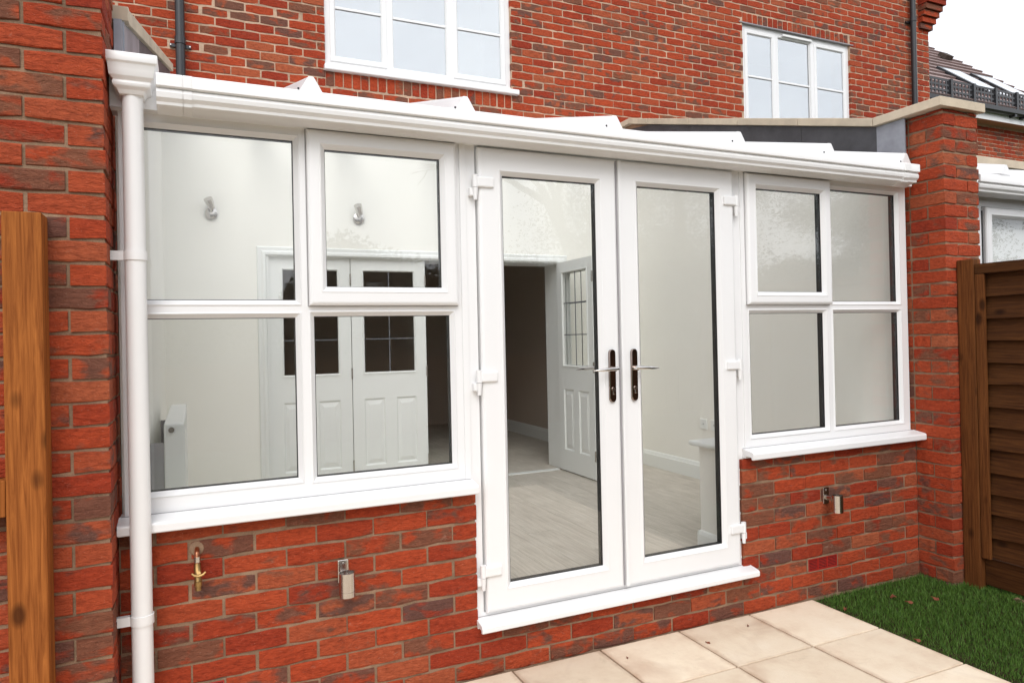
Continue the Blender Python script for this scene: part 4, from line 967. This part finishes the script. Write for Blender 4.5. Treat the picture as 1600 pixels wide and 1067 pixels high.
# black lattice snow guards along the eaves
for k in range(9):
    x0 = 11.1+0.62*k; x1 = x0+0.58; y = NY-0.30; z0, z1 = 5.47, 5.74
    g = MB(); 
    for i in range(4): zz = z0+(z1-z0)*i/3; g.box(x0, x1, y-0.008, y+0.008, zz-0.017, zz+0.017)
    for i in range(7): xx = x0+(x1-x0)*i/6; g.box(xx-0.015, xx+0.015, y-0.007, y+0.007, z0, z1)
    o = g.build('snow_guard', BLACK, fh); MB().box(x1-0.005, x1+0.055, y-0.03, y+0.05, z0-0.1, z1+0.03).build('guard_bracket', BLACK, o)

# ------------------------------------------------------------------ garden behind the viewer (mirrored in the panes)
def plank_fence(label, x0, x1, y, h):
    t = thing('garden_fence', label, 'fence', ((x0+x1)/2, y, -0.09))
    n = int((x1-x0)/0.3)
    for i in range(n):
        a = x0+(x1-x0)*i/n; MB().box(a, a+(x1-x0)/n-0.012, y-0.01, y+0.012, -0.08, h+random.uniform(-.01,.01)).build('board', REARW, t)
    for z in (0.25, h-0.2): MB().box(x0, x1, y-0.055, y-0.011, z, z+0.07).build('rail', REARW, t)
plank_fence('low plank fence across the far end of the garden behind the viewer', -8, 22, -8.0, 1.15)
def leaf_cloud(n, fn, s, rng):
    vs_ = []; fs = []
    for _ in range(n):
        c = fn(rng)
        a = Vector((rng.gauss(0,1), rng.gauss(0,1), rng.gauss(0,1))).normalized(); b = a.orthogonal().normalized(); th = rng.uniform(0, math.tau); d = a.cross(b); u_ = b*math.cos(th)+d*math.sin(th); w_ = a.cross(u_); k = s*rng.uniform(0.6,1.4)
        o = len(vs_); vs_ += [tuple(c-u_*k), tuple(c+w_*k*0.5), tuple(c+u_*k), tuple(c-w_*k*0.5)]; fs.append((o,o+1,o+2,o+3))
    return vs_, fs
def leafy_tree(label, x, y, h, rad, n, seed, group):
    t = thing('leafy_tree', label, 'tree', (x, y, -0.09), group); rng = random.Random(seed)
    MB().tube([(x,y,-0.1),(x+0.1,y,h*0.3),(x,y+0.1,h*0.6),(x+0.1,y,h*0.9)], [0.25,0.2,0.12,0.03], 10).build('trunk', BARK, t, smooth=True)
    cl = [Vector((x+rng.gauss(0,rad*0.45), y+rng.gauss(0,rad*0.45), h*0.22+rng.random()*h*0.76)) for _ in range(75)]
    def fn(r):
        c = r.choice(cl); k = 0.55*rad*0.6*(1.1-0.5*(c.z/h)); return c+Vector((r.gauss(0,k*.6), r.gauss(0,k*.6), r.gauss(0,k*.45)))
    v, f = leaf_cloud(n, fn, 0.038, rng); m = MB(); m.v = v; m.f = f
    me = bpy.data.meshes.new('crown'); me.from_pydata([tuple(Vector(q)-Vector((x,y,h/2))) for q in v], [], f); me.materials.append(LEAFG); link('crown', me, (x,y,h/2), t)
leafy_tree('leafy garden tree behind the viewer, mirrored in the right door', 13.5, -14.5, 10.5, 3.2, 110000, 1, 'garden trees')
leafy_tree('second leafy garden tree behind the viewer, mirrored in the right window', 21.5, -14.0, 7.6, 3.0, 110000, 2, 'garden trees')
def bare_tree(label, x, y, h, seed, group):
    t = thing('bare_tree', label, 'tree', (x, y, -0.09), group); rng = random.Random(seed); m = MB()
    def grow(p, d, l, r, dep):
        q = p+d*l*0.5+Vector((rng.gauss(0,l*.04),rng.gauss(0,l*.04),0)); e = p+d*l
        m.tube([p,q,e], [r,r*0.85,r*0.68], 4 if dep > 1 else 7, False)
        if dep >= 6: return
        for _ in range(rng.choice((2,3)) if dep < 5 else 3):
            a = rng.uniform(0.25,0.75); ax = Vector((rng.gauss(0,1),rng.gauss(0,1),rng.gauss(0,1))).cross(d).normalized()
            nd = (Matrix.Rotation(a, 3, ax) @ d); nd.z += 0.12; nd.normalize(); grow(p+d*l*rng.uniform(0.7,1.0), nd, l*rng.uniform(0.62,0.82), r*0.6, dep+1)
    grow(Vector((x,y,-0.1)), Vector((0,0,1)), h*0.27, h*0.022, 0)
    o = m.build('branches', BARK, t)
bare_tree('tall bare tree behind the viewer, mirrored in the left door', 13.3, -20.5, 17, 4, 'garden trees')
bare_tree('bare tree behind the viewer at the bottom of the garden', 18.0, -25, 11, 8, 'garden trees')
def hedge(label, x0, x1, y):
    t = thing('hedge', label, 'hedge', ((x0+x1)/2, y, -0.09)); rng = random.Random(6)
    top = lambda x: 3.15-1.2*(1/(1+math.exp((x-1.9)*6)))+(0.2*math.sin(x*0.9)+0.13*math.sin(x*2.3+1)+0.08*math.sin(x*5.1))*(0.25 if x < 2 else 1)
    def fn(r):
        x = r.uniform(x0, x1); return Vector((x, y+r.gauss(0,0.35), r.random()**0.55*top(x)+r.gauss(0,0.05)))
    v, f = leaf_cloud(90000, fn, 0.05, rng); c = Vector(((x0+x1)/2,y,1.5)); me = bpy.data.meshes.new('foliage'); me.from_pydata([tuple(Vector(q)-c) for q in v], [], f); me.materials.append(HEDGE); link('foliage', me, c, t)
    n = 160; m = MB(); vs_ = []
    for i in range(n+1):
        x = x0+(x1-x0)*i/n; h = top(x)*0.95; vs_ += [(x,y-0.25,-0.1),(x,y+0.25,-0.1),(x,y+0.2,h),(x,y-0.2,h)]
    m.add(vs_, [(i*4+k,i*4+(k+1)%4,(i+1)*4+(k+1)%4,(i+1)*4+k) for i in range(n) for k in range(4)]+[(3,2,1,0),tuple(n*4+k for k in range(4))]).build('dense_core', BARK, t)
hedge('dark hedge along the end of the garden behind the viewer', -9, 24, -10.5)
